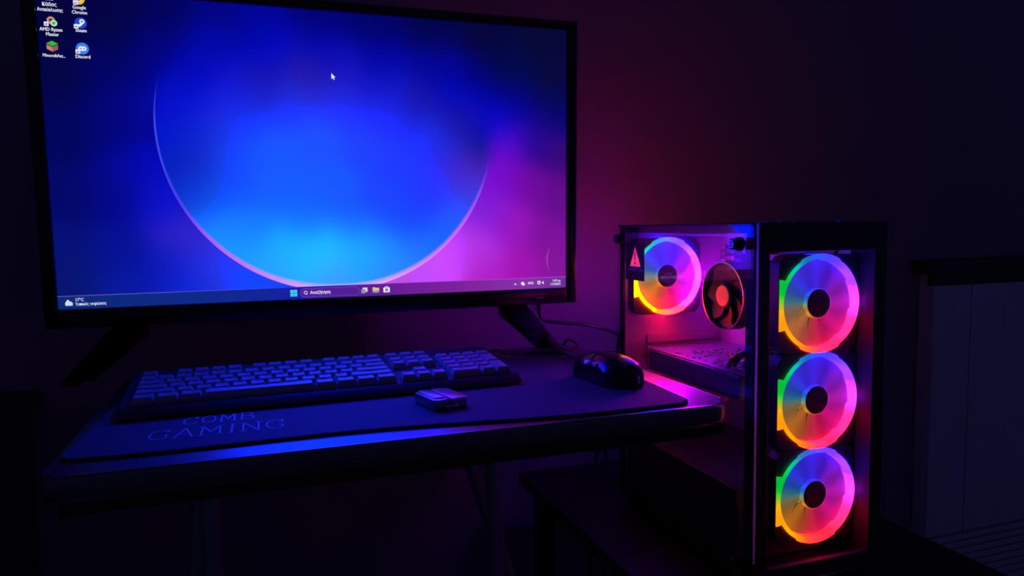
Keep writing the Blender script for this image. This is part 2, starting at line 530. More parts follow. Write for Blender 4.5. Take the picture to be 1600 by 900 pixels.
# housing behind the panel, frame around it
bL, bR, bT, bB = 0.016, 0.0165, 0.013, 0.025
hs = MB()
hs.box(-bL, TU + bR, 0.0015, 0.028, -TV_ - bB, bT, .003)
hs.prism([(0.05, -TV_ - 0.005), (TU - 0.05, -TV_ - 0.005), (TU - 0.09, -0.06), (0.09, -0.06)], 1, 0.028, 0.066, bev=.006)
tvb(hs, 'back_housing', M['matte_black'])
fr_ = MB()
fr_.box(-bL, 0, -0.006, 0.0014, -TV_ - bB, bT, .0022)
fr_.box(TU, TU + bR, -0.006, 0.0014, -TV_ - bB, bT, .0022)
fr_.box(0.0, TU, -0.006, 0.0014, 0.0, bT, .0022)
fr_.box(0.0, TU, -0.006, 0.0014, -TV_ - bB, -TV_, .0022)
bz = tvb(fr_, 'bezel', M['gloss_black'], smooth=True)
mb = MB(); mb.box(0.655, 0.668, -0.0068, -0.0055, -TV_ - 0.0155, -TV_ - 0.0135); 
tvb(mb, 'brand_badge', M['alu'])
mb = MB(); mb.box(0.66, 0.667, -0.009, -0.003, -TV_ - 0.0262, -TV_ - 0.0248)
tvb(mb, 'power_button', M['alu'])

# --- the picture: colour samples (pixel position on the panel), i inside the disc, o outside, b both
CTRL = [
 ('b', 60, 20, 4, 4, 58), ('b', 70, 110, 3, 4, 70), ('b', 90, 200, 2, 5, 92), ('b', 100, 300, 3, 8, 105), ('b', 105, 400, 6, 18, 118), ('o', 105, 450, 8, 22, 112),
 ('b', 180, 30, 3, 3, 70), ('b', 180, 110, 2, 4, 100), ('o', 180, 200, 2, 5, 120), ('o', 180, 300, 3, 8, 140), ('o', 190, 400, 6, 18, 150), ('o', 200, 450, 8, 26, 160),
 ('b', 260, 20, 2, 3, 92), ('b', 250, 80, 2, 4, 130), ('o', 225, 160, 3, 6, 150), ('o', 230, 250, 4, 8, 180), ('o', 255, 310, 12, 16, 200), ('o', 290, 370, 45, 35, 200), ('o', 260, 420, 15, 25, 190),
 ('o', 330, 420, 40, 50, 235), ('o', 390, 440, 20, 70, 245), ('o', 300, 450, 15, 40, 210), ('o', 430, 455, 20, 70, 240),
 ('b', 340, 20, 2, 4, 130), ('b', 330, 70, 3, 8, 175), ('b', 400, 40, 2, 5, 155), ('b', 420, 85, 4, 10, 195), ('b', 500, 30, 2, 3, 120), ('b', 500, 80, 5, 10, 180),
 ('b', 590, 40, 2, 3, 105), ('b', 590, 90, 3, 6, 165), ('b', 680, 45, 3, 3, 78), ('b', 680, 100, 3, 6, 150), ('b', 760, 60, 5, 5, 62), ('b', 850, 60, 7, 8, 55), ('b', 870, 130, 8, 8, 66),
 ('b', 800, 110, 3, 8, 80), ('b', 740, 120, 2, 4, 125), ('b', 720, 150, 3, 8, 190), ('b', 800, 160, 5, 5, 140), ('b', 870, 180, 8, 6, 110), ('o', 775, 190, 10, 8, 205),
 ('o', 785, 225, 90, 10, 200), ('o', 840, 220, 40, 6, 150), ('o', 875, 240, 55, 8, 120), ('o', 780, 280, 120, 12, 205), ('o', 830, 290, 112, 10, 160), ('o', 875, 310, 100, 12, 140),
 ('o', 765, 330, 130, 30, 215), ('o', 800, 350, 150, 22, 190), ('o', 860, 370, 125, 18, 155), ('o', 745, 385, 178, 52, 232), ('o', 700, 410, 205, 72, 248), ('o', 660, 435, 195, 75, 240),
 ('o', 760, 425, 175, 35, 200), ('o', 820, 425, 160, 20, 175), ('o', 870, 425, 130, 22, 155), ('o', 620, 445, 190, 80, 230),
 # inside
 ('i', 252, 150, 4, 12, 190), ('i', 262, 200, 4, 20, 205), ('i', 280, 160, 5, 18, 210), ('i', 300, 120, 4, 10, 190), ('i', 276, 255, 6, 28, 190), ('i', 300, 275, 18, 42, 190), ('i', 288, 220, 5, 35, 205),
 ('i', 310, 230, 22, 42, 205), ('i', 330, 190, 25, 38, 218), ('i', 370, 150, 22, 28, 215), ('i', 420, 128, 25, 22, 170), ('i', 480, 118, 40, 25, 165), ('i', 540, 120, 25, 22, 190), ('i', 600, 140, 18, 22, 195),
 ('i', 660, 165, 22, 22, 175), ('i', 720, 190, 25, 22, 160), ('i', 750, 225, 25, 25, 140), ('i', 758, 200, 8, 8, 200), ('i', 300, 300, 10, 55, 215), ('i', 330, 310, 15, 80, 235),
 ('i', 380, 190, 25, 55, 245), ('i', 450, 160, 30, 50, 248), ('i', 530, 160, 35, 45, 240), ('i', 600, 180, 32, 42, 248), ('i', 660, 210, 32, 45, 242), ('i', 700, 235, 36, 40, 222),
 ('i', 360, 240, 22, 70, 245), ('i', 420, 230, 25, 85, 252), ('i', 500, 220, 30, 80, 255), ('i', 570, 230, 32, 65, 250), ('i', 630, 260, 32, 58, 245), ('i', 690, 280, 45, 50, 245), ('i', 728, 265, 80, 32, 190), ('i', 735, 300, 60, 55, 225),
 ('i', 350, 290, 20, 75, 245), ('i', 430, 290, 22, 92, 255), ('i', 520, 290, 25, 90, 255), ('i', 600, 310, 28, 70, 255), ('i', 670, 320, 32, 60, 255), ('i', 720, 340, 38, 90, 245),
 ('i', 340, 350, 28, 130, 250), ('i', 400, 350, 22, 115, 255), ('i', 480, 345, 22, 110, 255), ('i', 560, 350, 25, 100, 255), ('i', 630, 360, 25, 80, 255), ('i', 690, 370, 28, 100, 250),
 ('i', 380, 385, 25, 150, 248), ('i', 440, 385, 25, 180, 250), ('i', 500, 390, 30, 195, 250), ('i', 560, 385, 28, 175, 250), ('i', 610, 392, 30, 150, 245), ('i', 655, 398, 35, 120, 245),
 ('i', 430, 415, 40, 160, 245), ('i', 500, 418, 35, 180, 248), ('i', 570, 418, 32, 160, 245), ('i', 520, 435, 70, 150, 240), ('i', 610, 420, 50, 130, 240),
]


def pix_uv(px, py):
    d_ = _f + (px - 800) / FOC * _r - (py - 450) / FOC * _u
    n_ = Vector((0, _ct, -_st))
    o_ = Vector((0, 0, CZ))
    t = (TO - o_).dot(n_) / d_.dot(n_)
    q = o_ + t * d_ - TO
    return q.x, -(q.y * _st + q.z * _ct)


def rbf(kind):
    S = [(pix_uv(x, y), (r_, g_, b_)) for k, x, y, r_, g_, b_ in CTRL if k in (kind, 'b')]
    X = np.array([s[0] for s in S]); C_ = np.array([s[1] for s in S], float)
    sg = 0.024

    def K(A):
        w_ = np.exp(-((A[:, None] - X[None]) ** 2).sum(2) / (2 * sg * sg)) + 1e-9 * np.exp(-np.sqrt(((A[:, None] - X[None]) ** 2).sum(2)) / sg)
        return w_ / w_.sum(1, keepdims=True)
    C1 = C_ + 0.7 * (C_ - K(X) @ C_)
    return lambda Q: np.clip(K(Q) @ C1, 0, 255)


fi, fo = rbf('i'), rbf('o')
NU, NV = 142, 80
CU, CV, CR = 0.3552, 0.1580, 0.2312
Q = np.array([(i / NU * TU, j / NV * TV_) for j in range(NV + 1) for i in range(NU + 1)])


def tolin(A):
    A = A / 255.0
    return np.where(A <= 0.04045, A / 12.92, ((A + 0.055) / 1.055) ** 2.4)


def clipgain(L):
    # channels that the photograph clips are really brighter than white
    g = 1 + np.array([4.0, 4.0, 18.0]) * np.clip((L - 0.84) / 0.16, 0, 1) ** 1.2
    return L * g


Ci, Co = clipgain(tolin(fi(Q))), clipgain(tolin(fo(Q)))
# rim of the disc: colour and width by angle (degrees, 0 right, 90 up)
ang = np.degrees(np.arctan2(-(Q[:, 1] - CV), Q[:, 0] - CU)) % 360
RA = [0, 165, 172, 180, 195, 208, 220, 232, 245, 258, 270, 285, 300, 312, 325, 338, 345, 350, 360]
RC = np.array([(60, 20, 200), (30, 40, 190), (60, 70, 225), (90, 90, 240), (60, 80, 245), (90, 70, 245), (190, 70, 240), (230, 90, 225), (240, 120, 215), (250, 160, 225),
               (255, 195, 235), (250, 170, 240), (245, 140, 235), (240, 120, 225), (225, 100, 235), (150, 80, 245), (90, 60, 240), (50, 40, 220), (60, 20, 200)], float)
RW = [0.0, 0.0, 0.6, 1.0, 1.0, 1.0, 1.0, 1.0, 1.0, 1.0, 1.0, 1.0, 1.0, 1.0, 1.0, 0.9, 0.7, 0.15, 0.0]
RT = [2, 2, 2, 2.2, 3.5, 4.5, 5.5, 6.5, 8, 10, 11, 9, 7.5, 6.5, 6, 5, 4, 4, 3]
Rc = np.stack([np.interp(ang, RA, RC[:, k]) for k in range(3)], 1)
Rc = tolin(Rc)
Ra = np.interp(ang, RA, RW)
Rt = np.interp(ang, RA, RT) / 1000.0

me = bpy.data.meshes.new('screen')
vv = [(q[0], 0.0, -q[1]) for q in Q]
ff = [(j * (NU + 1) + i, j * (NU + 1) + i + 1, (j + 1) * (NU + 1) + i + 1, (j + 1) * (NU + 1) + i) for j in range(NV) for i in range(NU)]
me.from_pydata(vv, [], ff)
me.transform(WM(tv).inverted() @ TVX)
for nm, A in (('inner_colour', Ci), ('outer_colour', Co), ('rim_colour', Rc)):
    at = me.attributes.new(nm, 'FLOAT_VECTOR', 'POINT')
    at.data.foreach_set('vector', A.astype(np.float32).ravel())
for nm, A in (('rim_alpha', Ra), ('rim_width', Rt)):
    at = me.attributes.new(nm, 'FLOAT', 'POINT')
    at.data.foreach_set('value', A.astype(np.float32).ravel())
at = me.attributes.new('panel', 'FLOAT_VECTOR', 'POINT')
at.data.foreach_set('vector', np.c_[Q, np.zeros(len(Q))].astype(np.float32).ravel())

m, nt, out = new_mat('lcd_picture')


def N(t, **k):
    n_ = nt.nodes.new(t)
    for a, b in k.items():
        setattr(n_, a, b)
    return n_


def attr(nm):
    n_ = N('ShaderNodeAttribute'); n_.attribute_name = nm
    return n_


def mth(op, a, b=None, c=None, clamp=False):
    n_ = N('ShaderNodeMath', operation=op, use_clamp=clamp)
    for i, v in enumerate((a, b, c)):
        if v is None:
            continue
        if isinstance(v, (int, float)):
            n_.inputs[i].default_value = v
        else:
            nt.links.new(v, n_.inputs[i])
    return n_.outputs[0]


def mixc(f_, a, b):
    n_ = N('ShaderNodeMix', data_type='RGBA')
    if isinstance(f_, float):
        n_.inputs[0].default_value = f_
    else:
        nt.links.new(f_, n_.inputs[0])
    for idx, v in ((6, a), (7, b)):
        if isinstance(v, tuple):
            n_.inputs[idx].default_value = (*v, 1)
        else:
            nt.links.new(v, n_.inputs[idx])
    return n_.outputs[2]


sp = N('ShaderNodeSeparateXYZ'); nt.links.new(attr('panel').outputs['Vector'], sp.inputs[0])
du = mth('SUBTRACT', sp.outputs[0], CU); dv = mth('SUBTRACT', sp.outputs[1], CV)
dist = mth('SQRT', mth('ADD', mth('MULTIPLY', du, du), mth('MULTIPLY', dv, dv)))
depth_in = mth('SUBTRACT', CR, dist)                              # >0 inside
inside = mth('MULTIPLY_ADD', depth_in, 1 / 0.0008, 0.5, True)
soft = mth('MULTIPLY_ADD', depth_in, 1 / 0.03, 0.5, True)
ra = attr('rim_alpha').outputs['Fac']; rt = attr('rim_width').outputs['Fac']
lowmix = mth('MULTIPLY', inside, ra)
softmix = mth('MULTIPLY', soft, mth('SUBTRACT', 1.0, ra))
disc = mth('ADD', lowmix, softmix, clamp=True)
base = mixc(disc, attr('outer_colour').outputs['Vector'], attr('inner_colour').outputs['Vector'])
fall = mth('SUBTRACT', 1.0, mth('DIVIDE', depth_in, rt), clamp=True)
fall = mth('POWER', fall, 0.8)
rim = mth('MULTIPLY', mth('MULTIPLY', fall, inside), ra)
pic = mixc(rim, base, attr('rim_colour').outputs['Vector'])
em = N('ShaderNodeEmission'); em.inputs[1].default_value = SCREEN_GAIN
nt.links.new(pic, em.inputs[0])
gl = N('ShaderNodeBsdfGlossy'); gl.inputs['Roughness'].default_value = 0.35; gl.inputs['Color'].default_value = (0.03, 0.03, 0.03, 1)
ad = N('ShaderNodeAddShader'); nt.links.new(em.outputs[0], ad.inputs[0]); nt.links.new(gl.outputs[0], ad.inputs[1])
nt.links.new(ad.outputs[0], out.inputs[0])
me.materials.append(m)
screen = bpy.data.objects.new('screen', me); COL.objects.link(screen); screen.parent = tv


def flat(pts, name, mat, y=-0.0006, parent=None):
    """flat outline on the panel; pts in (u, v down)"""
    mb_ = MB()
    vs_ = [mb_.bm.verts.new((u_, y, -v_)) for u_, v_ in pts]
    mb_.bm.faces.new(vs_)
    return tvb(mb_, name, mat, parent or tv)


def disc_pts(u_, v_, r_, n=24, ry=None):
    return [(u_ + r_ * math.cos(2 * PI * k / n), v_ + (ry or r_) * math.sin(2 * PI * k / n)) for k in range(n)]


def round_pts(u0, u1, v0, v1, r_, n=6):
    return rrect(u0, u1, v0, v1, (r_,) * 4, n)


EM = {}


def E_(name, rgb, s=1.0):
    if name not in EM:
        EM[name] = emit(name, lin(rgb), s)
    return EM[name]


white = E_('screen_white', (235, 235, 255), 1.0)

# taskbar, a translucent strip over the picture with colours of its own
m, nt, out = new_mat('taskbar_strip')
tc = N('ShaderNodeAttribute'); tc.attribute_name = 'panel'
sp = N('ShaderNodeSeparateXYZ'); nt.links.new(tc.outputs['Vector'], sp.inputs[0])
dvn = mth('DIVIDE', sp.outputs[0], TU)
cr = N('ShaderNodeValToRGB'); el = cr.color_ramp.elements
TB = [(0, (12, 40, 118)), (.2, (14, 42, 135)), (.36, (18, 38, 150)), (.42, (24, 28, 175)), (.5, (45, 25, 150)), (.53, (88, 28, 148)), (.6, (100, 30, 150)), (.7, (118, 32, 152)),
      (.8, (130, 38, 160)), (.9, (135, 50, 168)), (1, (110, 45, 150))]
el[0].position = 0; el[0].color = (*lin(TB[0][1]), 1); el[1].position = 1; el[1].color = (*lin(TB[-1][1]), 1)
for p_, c_ in TB[1:-1]:
    e = el.new(p_); e.color = (*lin(c_), 1)
nt.links.new(dvn, cr.inputs[0])
em = N('ShaderNodeEmission'); nt.links.new(cr.outputs[0], em.inputs[0]); nt.links.new(em.outputs[0], out.inputs[0])
TBM = m
m, nt, out = new_mat('taskbar_line')
tc = N('ShaderNodeAttribute'); tc.attribute_name = 'panel'
sp = N('ShaderNodeSeparateXYZ'); nt.links.new(tc.outputs['Vector'], sp.inputs[0])
dvn = mth('DIVIDE', sp.outputs[0], TU)
cr = N('ShaderNodeValToRGB'); el = cr.color_ramp.elements
TB = [(0, (95, 90, 190)), (.25, (80, 80, 210)), (.4, (40, 40, 220)), (.55, (110, 50, 190)), (.75, (165, 60, 200)), (1, (190, 80, 210))]
el[0].position = 0; el[0].color = (*lin(TB[0][1]), 1); el[1].position = 1; el[1].color = (*lin(TB[-1][1]), 1)
for p_, c_ in TB[1:-1]:
    e = el.new(p_); e.color = (*lin(c_), 1)
nt.links.new(dvn, cr.inputs[0])
em = N('ShaderNodeEmission'); nt.links.new(cr.outputs[0], em.inputs[0]); nt.links.new(em.outputs[0], out.inputs[0])
TLM = m


def strip(u0, u1, v0, v1, y, name, mat):
    n_ = 24
    vs_, fs_, pu = [], [], []
    for i in range(n_ + 1):
        u_ = u0 + (u1 - u0) * i / n_
        vs_ += [(u_, y, -v0), (u_, y, -v1)]; pu += [(u_, v0, 0), (u_, v1, 0)]
    for i in range(n_):
        fs_.append((2 * i, 2 * i + 1, 2 * i + 3, 2 * i + 2))
    me_ = bpy.data.meshes.new(name); me_.from_pydata(vs_, [], fs_)
    a_ = me_.attributes.new('panel', 'FLOAT_VECTOR', 'POINT')
    a_.data.foreach_set('vector', np.array(pu, np.float32).ravel())
    me_.transform(WM(tv).inverted() @ TVX)
    me_.materials.append(mat)
    o = bpy.data.objects.new(name, me_); COL.objects.link(o); o.parent = tv
    return o


TBV = 0.3822
taskbar = strip(0, TU, TBV, TV_, -0.0003, 'taskbar', TBM)
strip(0, TU, TBV - 0.0009, TBV, -0.00035, 'taskbar_line', TLM)


def word(body, u_, v_, size, mat=white, align='CENTER', y=-0.0007, sx=0.84, bold=True, parent=None, name='icon_caption'):
    bm = text_bm(body, size, align)
    if bold:   # thicken the letters a little, as the glow of the panel does
        geom = bm.copy()
        tmp = bpy.data.meshes.new('t'); geom.to_mesh(tmp); geom.free()
        for dx in (-0.02, 0.02):
            g = bmesh.new(); g.from_mesh(tmp)
            bmesh.ops.translate(g, vec=(dx * size, 0, 0.00002 * (1 if dx > 0 else 2)), verts=g.verts[:])
            t2 = bpy.data.meshes.new('t2'); g.to_mesh(t2); g.free(); bm.from_mesh(t2); bpy.data.meshes.remove(t2)
        bpy.data.meshes.remove(tmp)
    for v in bm.verts:
        v.co = Vector((u_ + v.co.x * sx, y + v.co.z * -1, -v_ + v.co.y))
    mb_ = MB(); mb_.bm.free(); mb_.bm = bm
    return tvb(mb_, name, mat, parent)


def shortcut(u_, v_):
    flat(round_pts(u_ - .0072, u_ - .0022, v_ + .0012, v_ + .0062, .0004, 2), 'shortcut_badge', white, -0.0011)
    flat([(u_ - .0062, v_ + .0055), (u_ - .0062, v_ + .0035), (u_ - .0045, v_ + .0035), (u_ - .0045, v_ + .0025), (u_ - .0030, v_ + .0040), (u_ - .0045, v_ + .0052),
          (u_ - .0045, v_ + .0044), (u_ - .0054, v_ + .0044), (u_ - .0054, v_ + .0055)], 'shortcut_arrow', E_('badge_blue', (60, 90, 150)), -0.0012)


# desktop icons
I1, I2 = 0.0146, 0.0470
word('Κάδος', I1, 0.0205, 0.0062); word('Ανακύκλωσης', I1 + .0005, 0.0268, 0.0056, sx=.74)
flat([(I1 - .006, .0030), (I1 + .006, .0030), (I1 + .0045, .0135), (I1 - .0045, .0135)], 'recycle_bin_icon', E_('icon_pale', (190, 205, 235)))
# browser icon: four-colour disc
for k, c_ in enumerate([(220, 60, 50), (235, 190, 40), (50, 160, 70)]):
    a0 = PI / 2 + k * 2 * PI / 3 + PI / 6
    pts = [(I2, 0.0095)] + [(I2 + .0066 * math.cos(a0 + j * 2 * PI / 30), .0095 - .0066 * math.sin(a0 + j * 2 * PI / 30)) for j in range(11)]
    flat(pts, 'browser_icon_segment', E_('browser_%d' % k, c_))
flat(disc_pts(I2, .0095, .0031), 'browser_icon_ring', white, -0.0008); flat(disc_pts(I2, .0095, .0024), 'browser_icon_centre', E_('browser_blue', (60, 110, 230)), -0.0009)
shortcut(I2 + .001, .0105)
word('Google', I2, 0.0215, 0.0060); word('Chrome', I2, 0.0275, 0.0060)
# processor utility icon: two small discs
flat(disc_pts(I1 + .0005, .0375, .0045), 'utility_icon_disc', E_('icon_orange', (205, 150, 120)))
flat(disc_pts(I1 + .0005, .0375, .0022), 'utility_icon_centre', E_('icon_dark', (40, 50, 60)), -0.0008)
flat(disc_pts(I1 + .0035, .0408, .0038), 'utility_icon_disc', E_('icon_mint', (170, 225, 190)), -0.0009)
flat(disc_pts(I1 + .0035, .0408, .0016), 'utility_icon_centre', E_('icon_green', (70, 150, 90)), -0.0010)
shortcut(I1, .0385)
word('AMD Ryzen', I1, 0.0505, 0.0060); word('Master', I1 + .001, 0.0563, 0.0060)
# game store icon: blue disc with crank
flat(disc_pts(I2 + .0005, .0385, .0068), 'launcher_icon_disc', E_('icon_navy', (30, 70, 190)))
flat(disc_pts(I2 + .0020, .0366, .0030), 'launcher_icon_ring', white, -0.0008)
flat(disc_pts(I2 + .0020, .0366, .0015), 'launcher_icon_hole', E_('icon_mid', (110, 150, 230)), -0.0009)
flat([(I2 + .001, .0385), (I2 + .0035, .0392), (I2 - .0005, .0432), (I2 - .0052, .0415), (I2 - .0048, .0395), (I2 - .002, .0404)], 'launcher_icon_arm', white, -0.00085)
shortcut(I2, .0392)
word('Steam', I2 + .0005, 0.0494, 0.0060)
# block icon: isometric cube, green top and brown sides
cx_, cy_ = I1, 0.0688
flat([(cx_, cy_ - .0066), (cx_ + .0062, cy_ - .0036), (cx_, cy_ - .0004), (cx_ - .0062, cy_ - .0036)], 'block_icon_top', E_('icon_grass', (70, 175, 75)))
flat([(cx_ - .0062, cy_ - .0036), (cx_, cy_ - .0004), (cx_, cy_ + .0066), (cx_ - .0062, cy_ + .0034)], 'block_icon_side', E_('icon_brown', (205, 125, 110)))
flat([(cx_ + .0062, cy_ - .0036), (cx_, cy_ - .0004), (cx_, cy_ + .0066), (cx_ + .0062, cy_ + .0034)], 'block_icon_side', E_('icon_brown2', (165, 85, 80)))
flat([(cx_ - .0062, cy_ - .0036), (cx_, cy_ - .0004), (cx_ + .0062, cy_ - .0036), (cx_ + .0062, cy_ - .0016), (cx_, cy_ + .0014), (cx_ - .0062, cy_ - .0016)],
     'block_icon_turf', E_('icon_turf', (40, 105, 50)), -0.0008)
word('MinecraftAnt...', I1 + .0012, 0.0818, 0.0056, sx=.74)
# chat icon: blue disc with rounded pale pad and two eyes
flat(disc_pts(I2 + .0005, .0695, .0072), 'chat_icon_disc', E_('icon_chat', (50, 130, 235)))
flat(round_pts(I2 - .0040, I2 + .0050, .0668, .0724, .0026, 4), 'chat_icon_pad', white, -0.0008)
flat(disc_pts(I2 - .0012, .0698, .0009, 12), 'chat_icon_eye', E_('icon_chat_eye', (60, 90, 200)), -0.0009)
flat(disc_pts(I2 + .0022, .0698, .0009, 12), 'chat_icon_eye', E_('icon_chat_eye', (60, 90, 200)), -0.0009)
shortcut(I2, .0698)
word('Discord', I2 + .0005, 0.0814, 0.0062)
# pointer
pu, pv = 0.3522, 0.0835
flat([(pu, pv), (pu, pv + .0078), (pu + .0018, pv + .0062), (pu + .0031, pv + .0090), (pu + .0043, pv + .0085), (pu + .0031, pv + .0058), (pu + .0055, pv + .0056)],
     'mouse_pointer', white, -0.0009)
# flat pink crescent laid low at the right of the screen
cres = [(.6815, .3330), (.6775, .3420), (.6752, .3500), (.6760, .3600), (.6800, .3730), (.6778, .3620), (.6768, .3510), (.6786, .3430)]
flat(cres, 'screen_crescent', E_('crescent_pink', (185, 70, 160)), -0.0005)
# taskbar contents
W_ = 0.3902
for a in (0, 1):
    for b in (0, 1):
        flat(round_pts(.2860 + a * .0049, .2905 + a * .0049, W_ - .0049 + b * .0049, W_ - .0004 + b * .0049, .0003, 2), 'start_icon_pane', E_('start_teal', (70, 200, 225)))
SB = MB()
flat(round_pts(.2995, .3822, .3838, .3968, .0062), 'search_box', E_('search_edge', (120, 70, 185)), -0.00045)
flat(round_pts(.3001, .3816, .3844, .3962, .0056), 'search_box_fill', E_('search_fill', (82, 32, 150)), -0.0005)
SBm = MB()
SBm.lathe([(.0017, -.0002), (.0024, -.0002), (.0024, 0), (.0017, 0)], (.3070, -.0009, -.3898), 'y', 20, closed=True)
SBm.box(.3083, .3089, -.0010, -.0008, -.3930, -.3912)
tvb(SBm, 'search_icon', white)
word('Αναζήτηση', .3130, .3923, .0064, align='LEFT', name='search_caption')
flat([(.3870, .3862), (.3940, .3862), (.3940, .3925), (.3870, .3925)], 'task_view_icon', E_('icon_grey', (215, 210, 230)))
flat([(.3850, .3885), (.3910, .3885), (.3910, .3945), (.3850, .3945)], 'task_view_icon', E_('icon_grey2', (150, 140, 180)), -0.0008)
flat([(.4015, .3862), (.4050, .3862), (.4058, .3872), (.4110, .3872), (.4110, .3940), (.4015, .3940)], 'folder_icon', E_('folder_yellow', (240, 195, 80)))
flat([(.4015, .3912), (.4110, .3912), (.4110, .3940), (.4072, .3940), (.4072, .3926), (.4053, .3926), (.4053, .3940), (.4015, .3940)], 'folder_icon_front', E_('folder_blue', (80, 160, 235)), -0.0008)
flat(round_pts(.4172, .4266, .3872, .3944, .0008, 2), 'store_icon', white)
flat([(.4195, .3855), (.4243, .3855), (.4243, .3872), (.4236, .3872), (.4236, .3861), (.4202, .3861), (.4202, .3872), (.4195, .3872)], 'store_icon_handle', white)
for a in (0, 1):
    for b in (0, 1):
        flat([(.4198 + a * .0023, .3886 + b * .0023), (.4218 + a * .0023, .3886 + b * .0023), (.4218 + a * .0023, .3906 + b * .0023), (.4198 + a * .0023, .3906 + b * .0023)],
             'store_icon_pane', E_('store_pane', (90, 80, 190)), -0.0008)
flat([(.6208, .3912), (.6229, .3888), (.6250, .3912), (.6241, .3917), (.6229, .3904), (.6217, .3917)], 'tray_chevron', white)
flat(disc_pts(.6350, .3898, .0026, 14), 'cloud_icon', white); flat(disc_pts(.6368, .3912, .0020, 12), 'cloud_icon', white)
word('ENG', .6488, .3915, .0056, name='language_tag')
flat([(.6600, .3868), (.6652, .3868), (.6652, .3900), (.6645, .3915), (.6626, .3928), (.6607, .3915), (.6600, .3900)], 'shield_icon', white)
flat([(.6618, .3878), (.6634, .3878), (.6634, .3905), (.6626, .3914), (.6618, .3905)], 'shield_icon_core', E_('shield_core', (40, 30, 60)), -0.0009)
flat([(.6675, .3888), (.6688, .3888), (.6704, .3872), (.6704, .3924), (.6688, .3908), (.6675, .3908)], 'speaker_icon', white)
word('5:49 μμ', .6995, .3888, .0052, align='RIGHT', name='clock')
word('11/3/2023', .6995, .3944, .0052, align='RIGHT', name='date')
# weather
flat(disc_pts(.0108, .3908, .0028, 14), 'weather_icon', E_('weather_pale', (200, 220, 245))); flat(disc_pts(.0138, .3912, .0024, 14), 'weather_icon', E_('weather_pale', (200, 220, 245)))
flat([(.0075, .3912), (.0168, .3912), (.0160, .3942), (.0084, .3942)], 'weather_icon', E_('weather_pale', (200, 220, 245)))
flat(disc_pts(.0112, .3882, .0016, 10), 'weather_icon', white)
word('17°C', .0192, .3888, .0058, align='LEFT', name='weather_text')
word('Τοπικός νεφώσεις', .0192, .3944, .0052, align='LEFT', sx=.80, name='weather_text')

# splayed stand legs of the set
for s in (-1, 1):
    cx0 = 0.104 + s * 0.276
    mb = MB()
    zb = TO.z - TV_ - bB + .006
    mb.prism([(cx0 - .022, zb), (cx0 + .020, zb), (cx0 + .020, zb - .012), (cx0 + s * .062 + .014, DZ + .012), (cx0 + s * .088, DZ + .0005), (cx0 + s * .050 - .006, DZ + .0005), (cx0 - .022, zb - .026)]
             if s > 0 else
             [(cx0 - .020, zb), (cx0 + .022, zb), (cx0 + .022, zb - .026), (cx0 + s * .050 + .006, DZ + .0005), (cx0 + s * .088, DZ + .0005), (cx0 + s * .062 - .014, DZ + .012), (cx0 - .020, zb - .012)],
             1, 1.098, 1.116, bev=.003)
    for v in mb.bm.verts:      # the leg rakes back and outward towards its foot
        k_ = (zb - v.co.z)
        v.co.y += .46 * k_
        v.co.x += s * .16 * k_
    mb.build('stand_leg', M['gloss_black'], tv, smooth=True)
    MB().box(cx0 + s * .080 - .012, cx0 + s * .080 + .012, 1.112, 1.160, DZ + .0004, DZ + .008, .003).build('stand_foot', M['gloss_black'], tv, smooth=True)
MB().tube([(.43, 1.115, .845), (.435, 1.12, .80), (.47, 1.12, .789), (.511, 1.12, .784), (.547, 1.12, .775), (.58, 1.13, .762), (.60, 1.16, .745), (.60, 1.19, .66)], .003, 8, smooth=6).build(
    'video_cable', M['cable'], tv, smooth=True)

# ------------------------------------------------------------------ mouse pad
pad = empty('mouse_pad', (0.15, 0.88, DZ), 'large black cloth gaming mouse pad with stitched edge spread over the desk', 'mouse pad')
PR = Matrix.Translation((0.4635, 0.712, 0)) @ Matrix.Rotation(math.radians(-3.3), 4, 'Z')


def pad_front(x):   # slow wave of the front edge
    return 0.006 * math.sin(x * 14.0 + 0.4) - 0.002


def pad_pt(x, y, z=0.0):
    """x 0 (right) .. -0.65, y 0 .. 0.33"""
    wv = pad_front(x) * max(0, 1 - y / 0.12)
    return PR @ Vector((x, y + wv, DZ + 0.0004 + z))


def pad_outline(inset):
    r_ = .016
    pts = rrect(-0.648 + inset, 0 - inset, inset, 0.335 - inset, (r_,) * 4, 6)
    out_ = []
    n = len(pts)
    for i in range(n):
        a, b = pts[i], pts[(i + 1) % n]
        L_ = math.dist(a, b); k = max(1, int(L_ / 0.012))
        for j in range(k):
            out_.append((a[0] + (b[0] - a[0]) * j / k, a[1] + (b[1] - a[1]) * j / k))
    return out_


mb = MB()
po = pad_outline(0)
v0 = [mb.bm.verts.new(pad_pt(x, y, 0)) for x, y in po]
v1 = [mb.bm.verts.new(pad_pt(x, y, .003)) for x, y in po]
mb.bm.faces.new(v0[::-1]); mb.bm.faces.new(v1)
for i in range(len(po)):
    mb.bm.faces.new((v0[i], v0[(i + 1) % len(po)], v1[(i + 1) % len(po)], v1[i]))
mb.build('pad_sheet', M['pad'], pad)
mb = MB()
st_ = []
pp = [pad_pt(x, y, .0028) for x, y in pad_outline(.0016)]
for i in range(len(pp)):
    a, b = pp[i], pp[(i + 1) % len(pp)]
    k = max(1, int((b - a).length / .0022))
    for j in range(k):
        p = a + (b - a) * j / k
        d_ = (b - a).normalized(); n_ = Vector((-d_.y, d_.x, 0))
        mb.tube([p - n_ * .0019 - Vector((0, 0, .001)), p + Vector((0, 0, .0008)), p + n_ * .0019 - Vector((0, 0, .001)) + d_ * .0005], .0006, 4)
mb.build('stitched_edge', M['stitch'], pad)
mb = MB()
zt_ = DZ + .0037
stroke_text(mb, 'COMB', -.087, .828, zt_, .030, .0140, .0045, .0015, lambda a, b: Vector((a, b, zt_)))
mb.build('word_mark', M['print'], pad)
mb = MB()
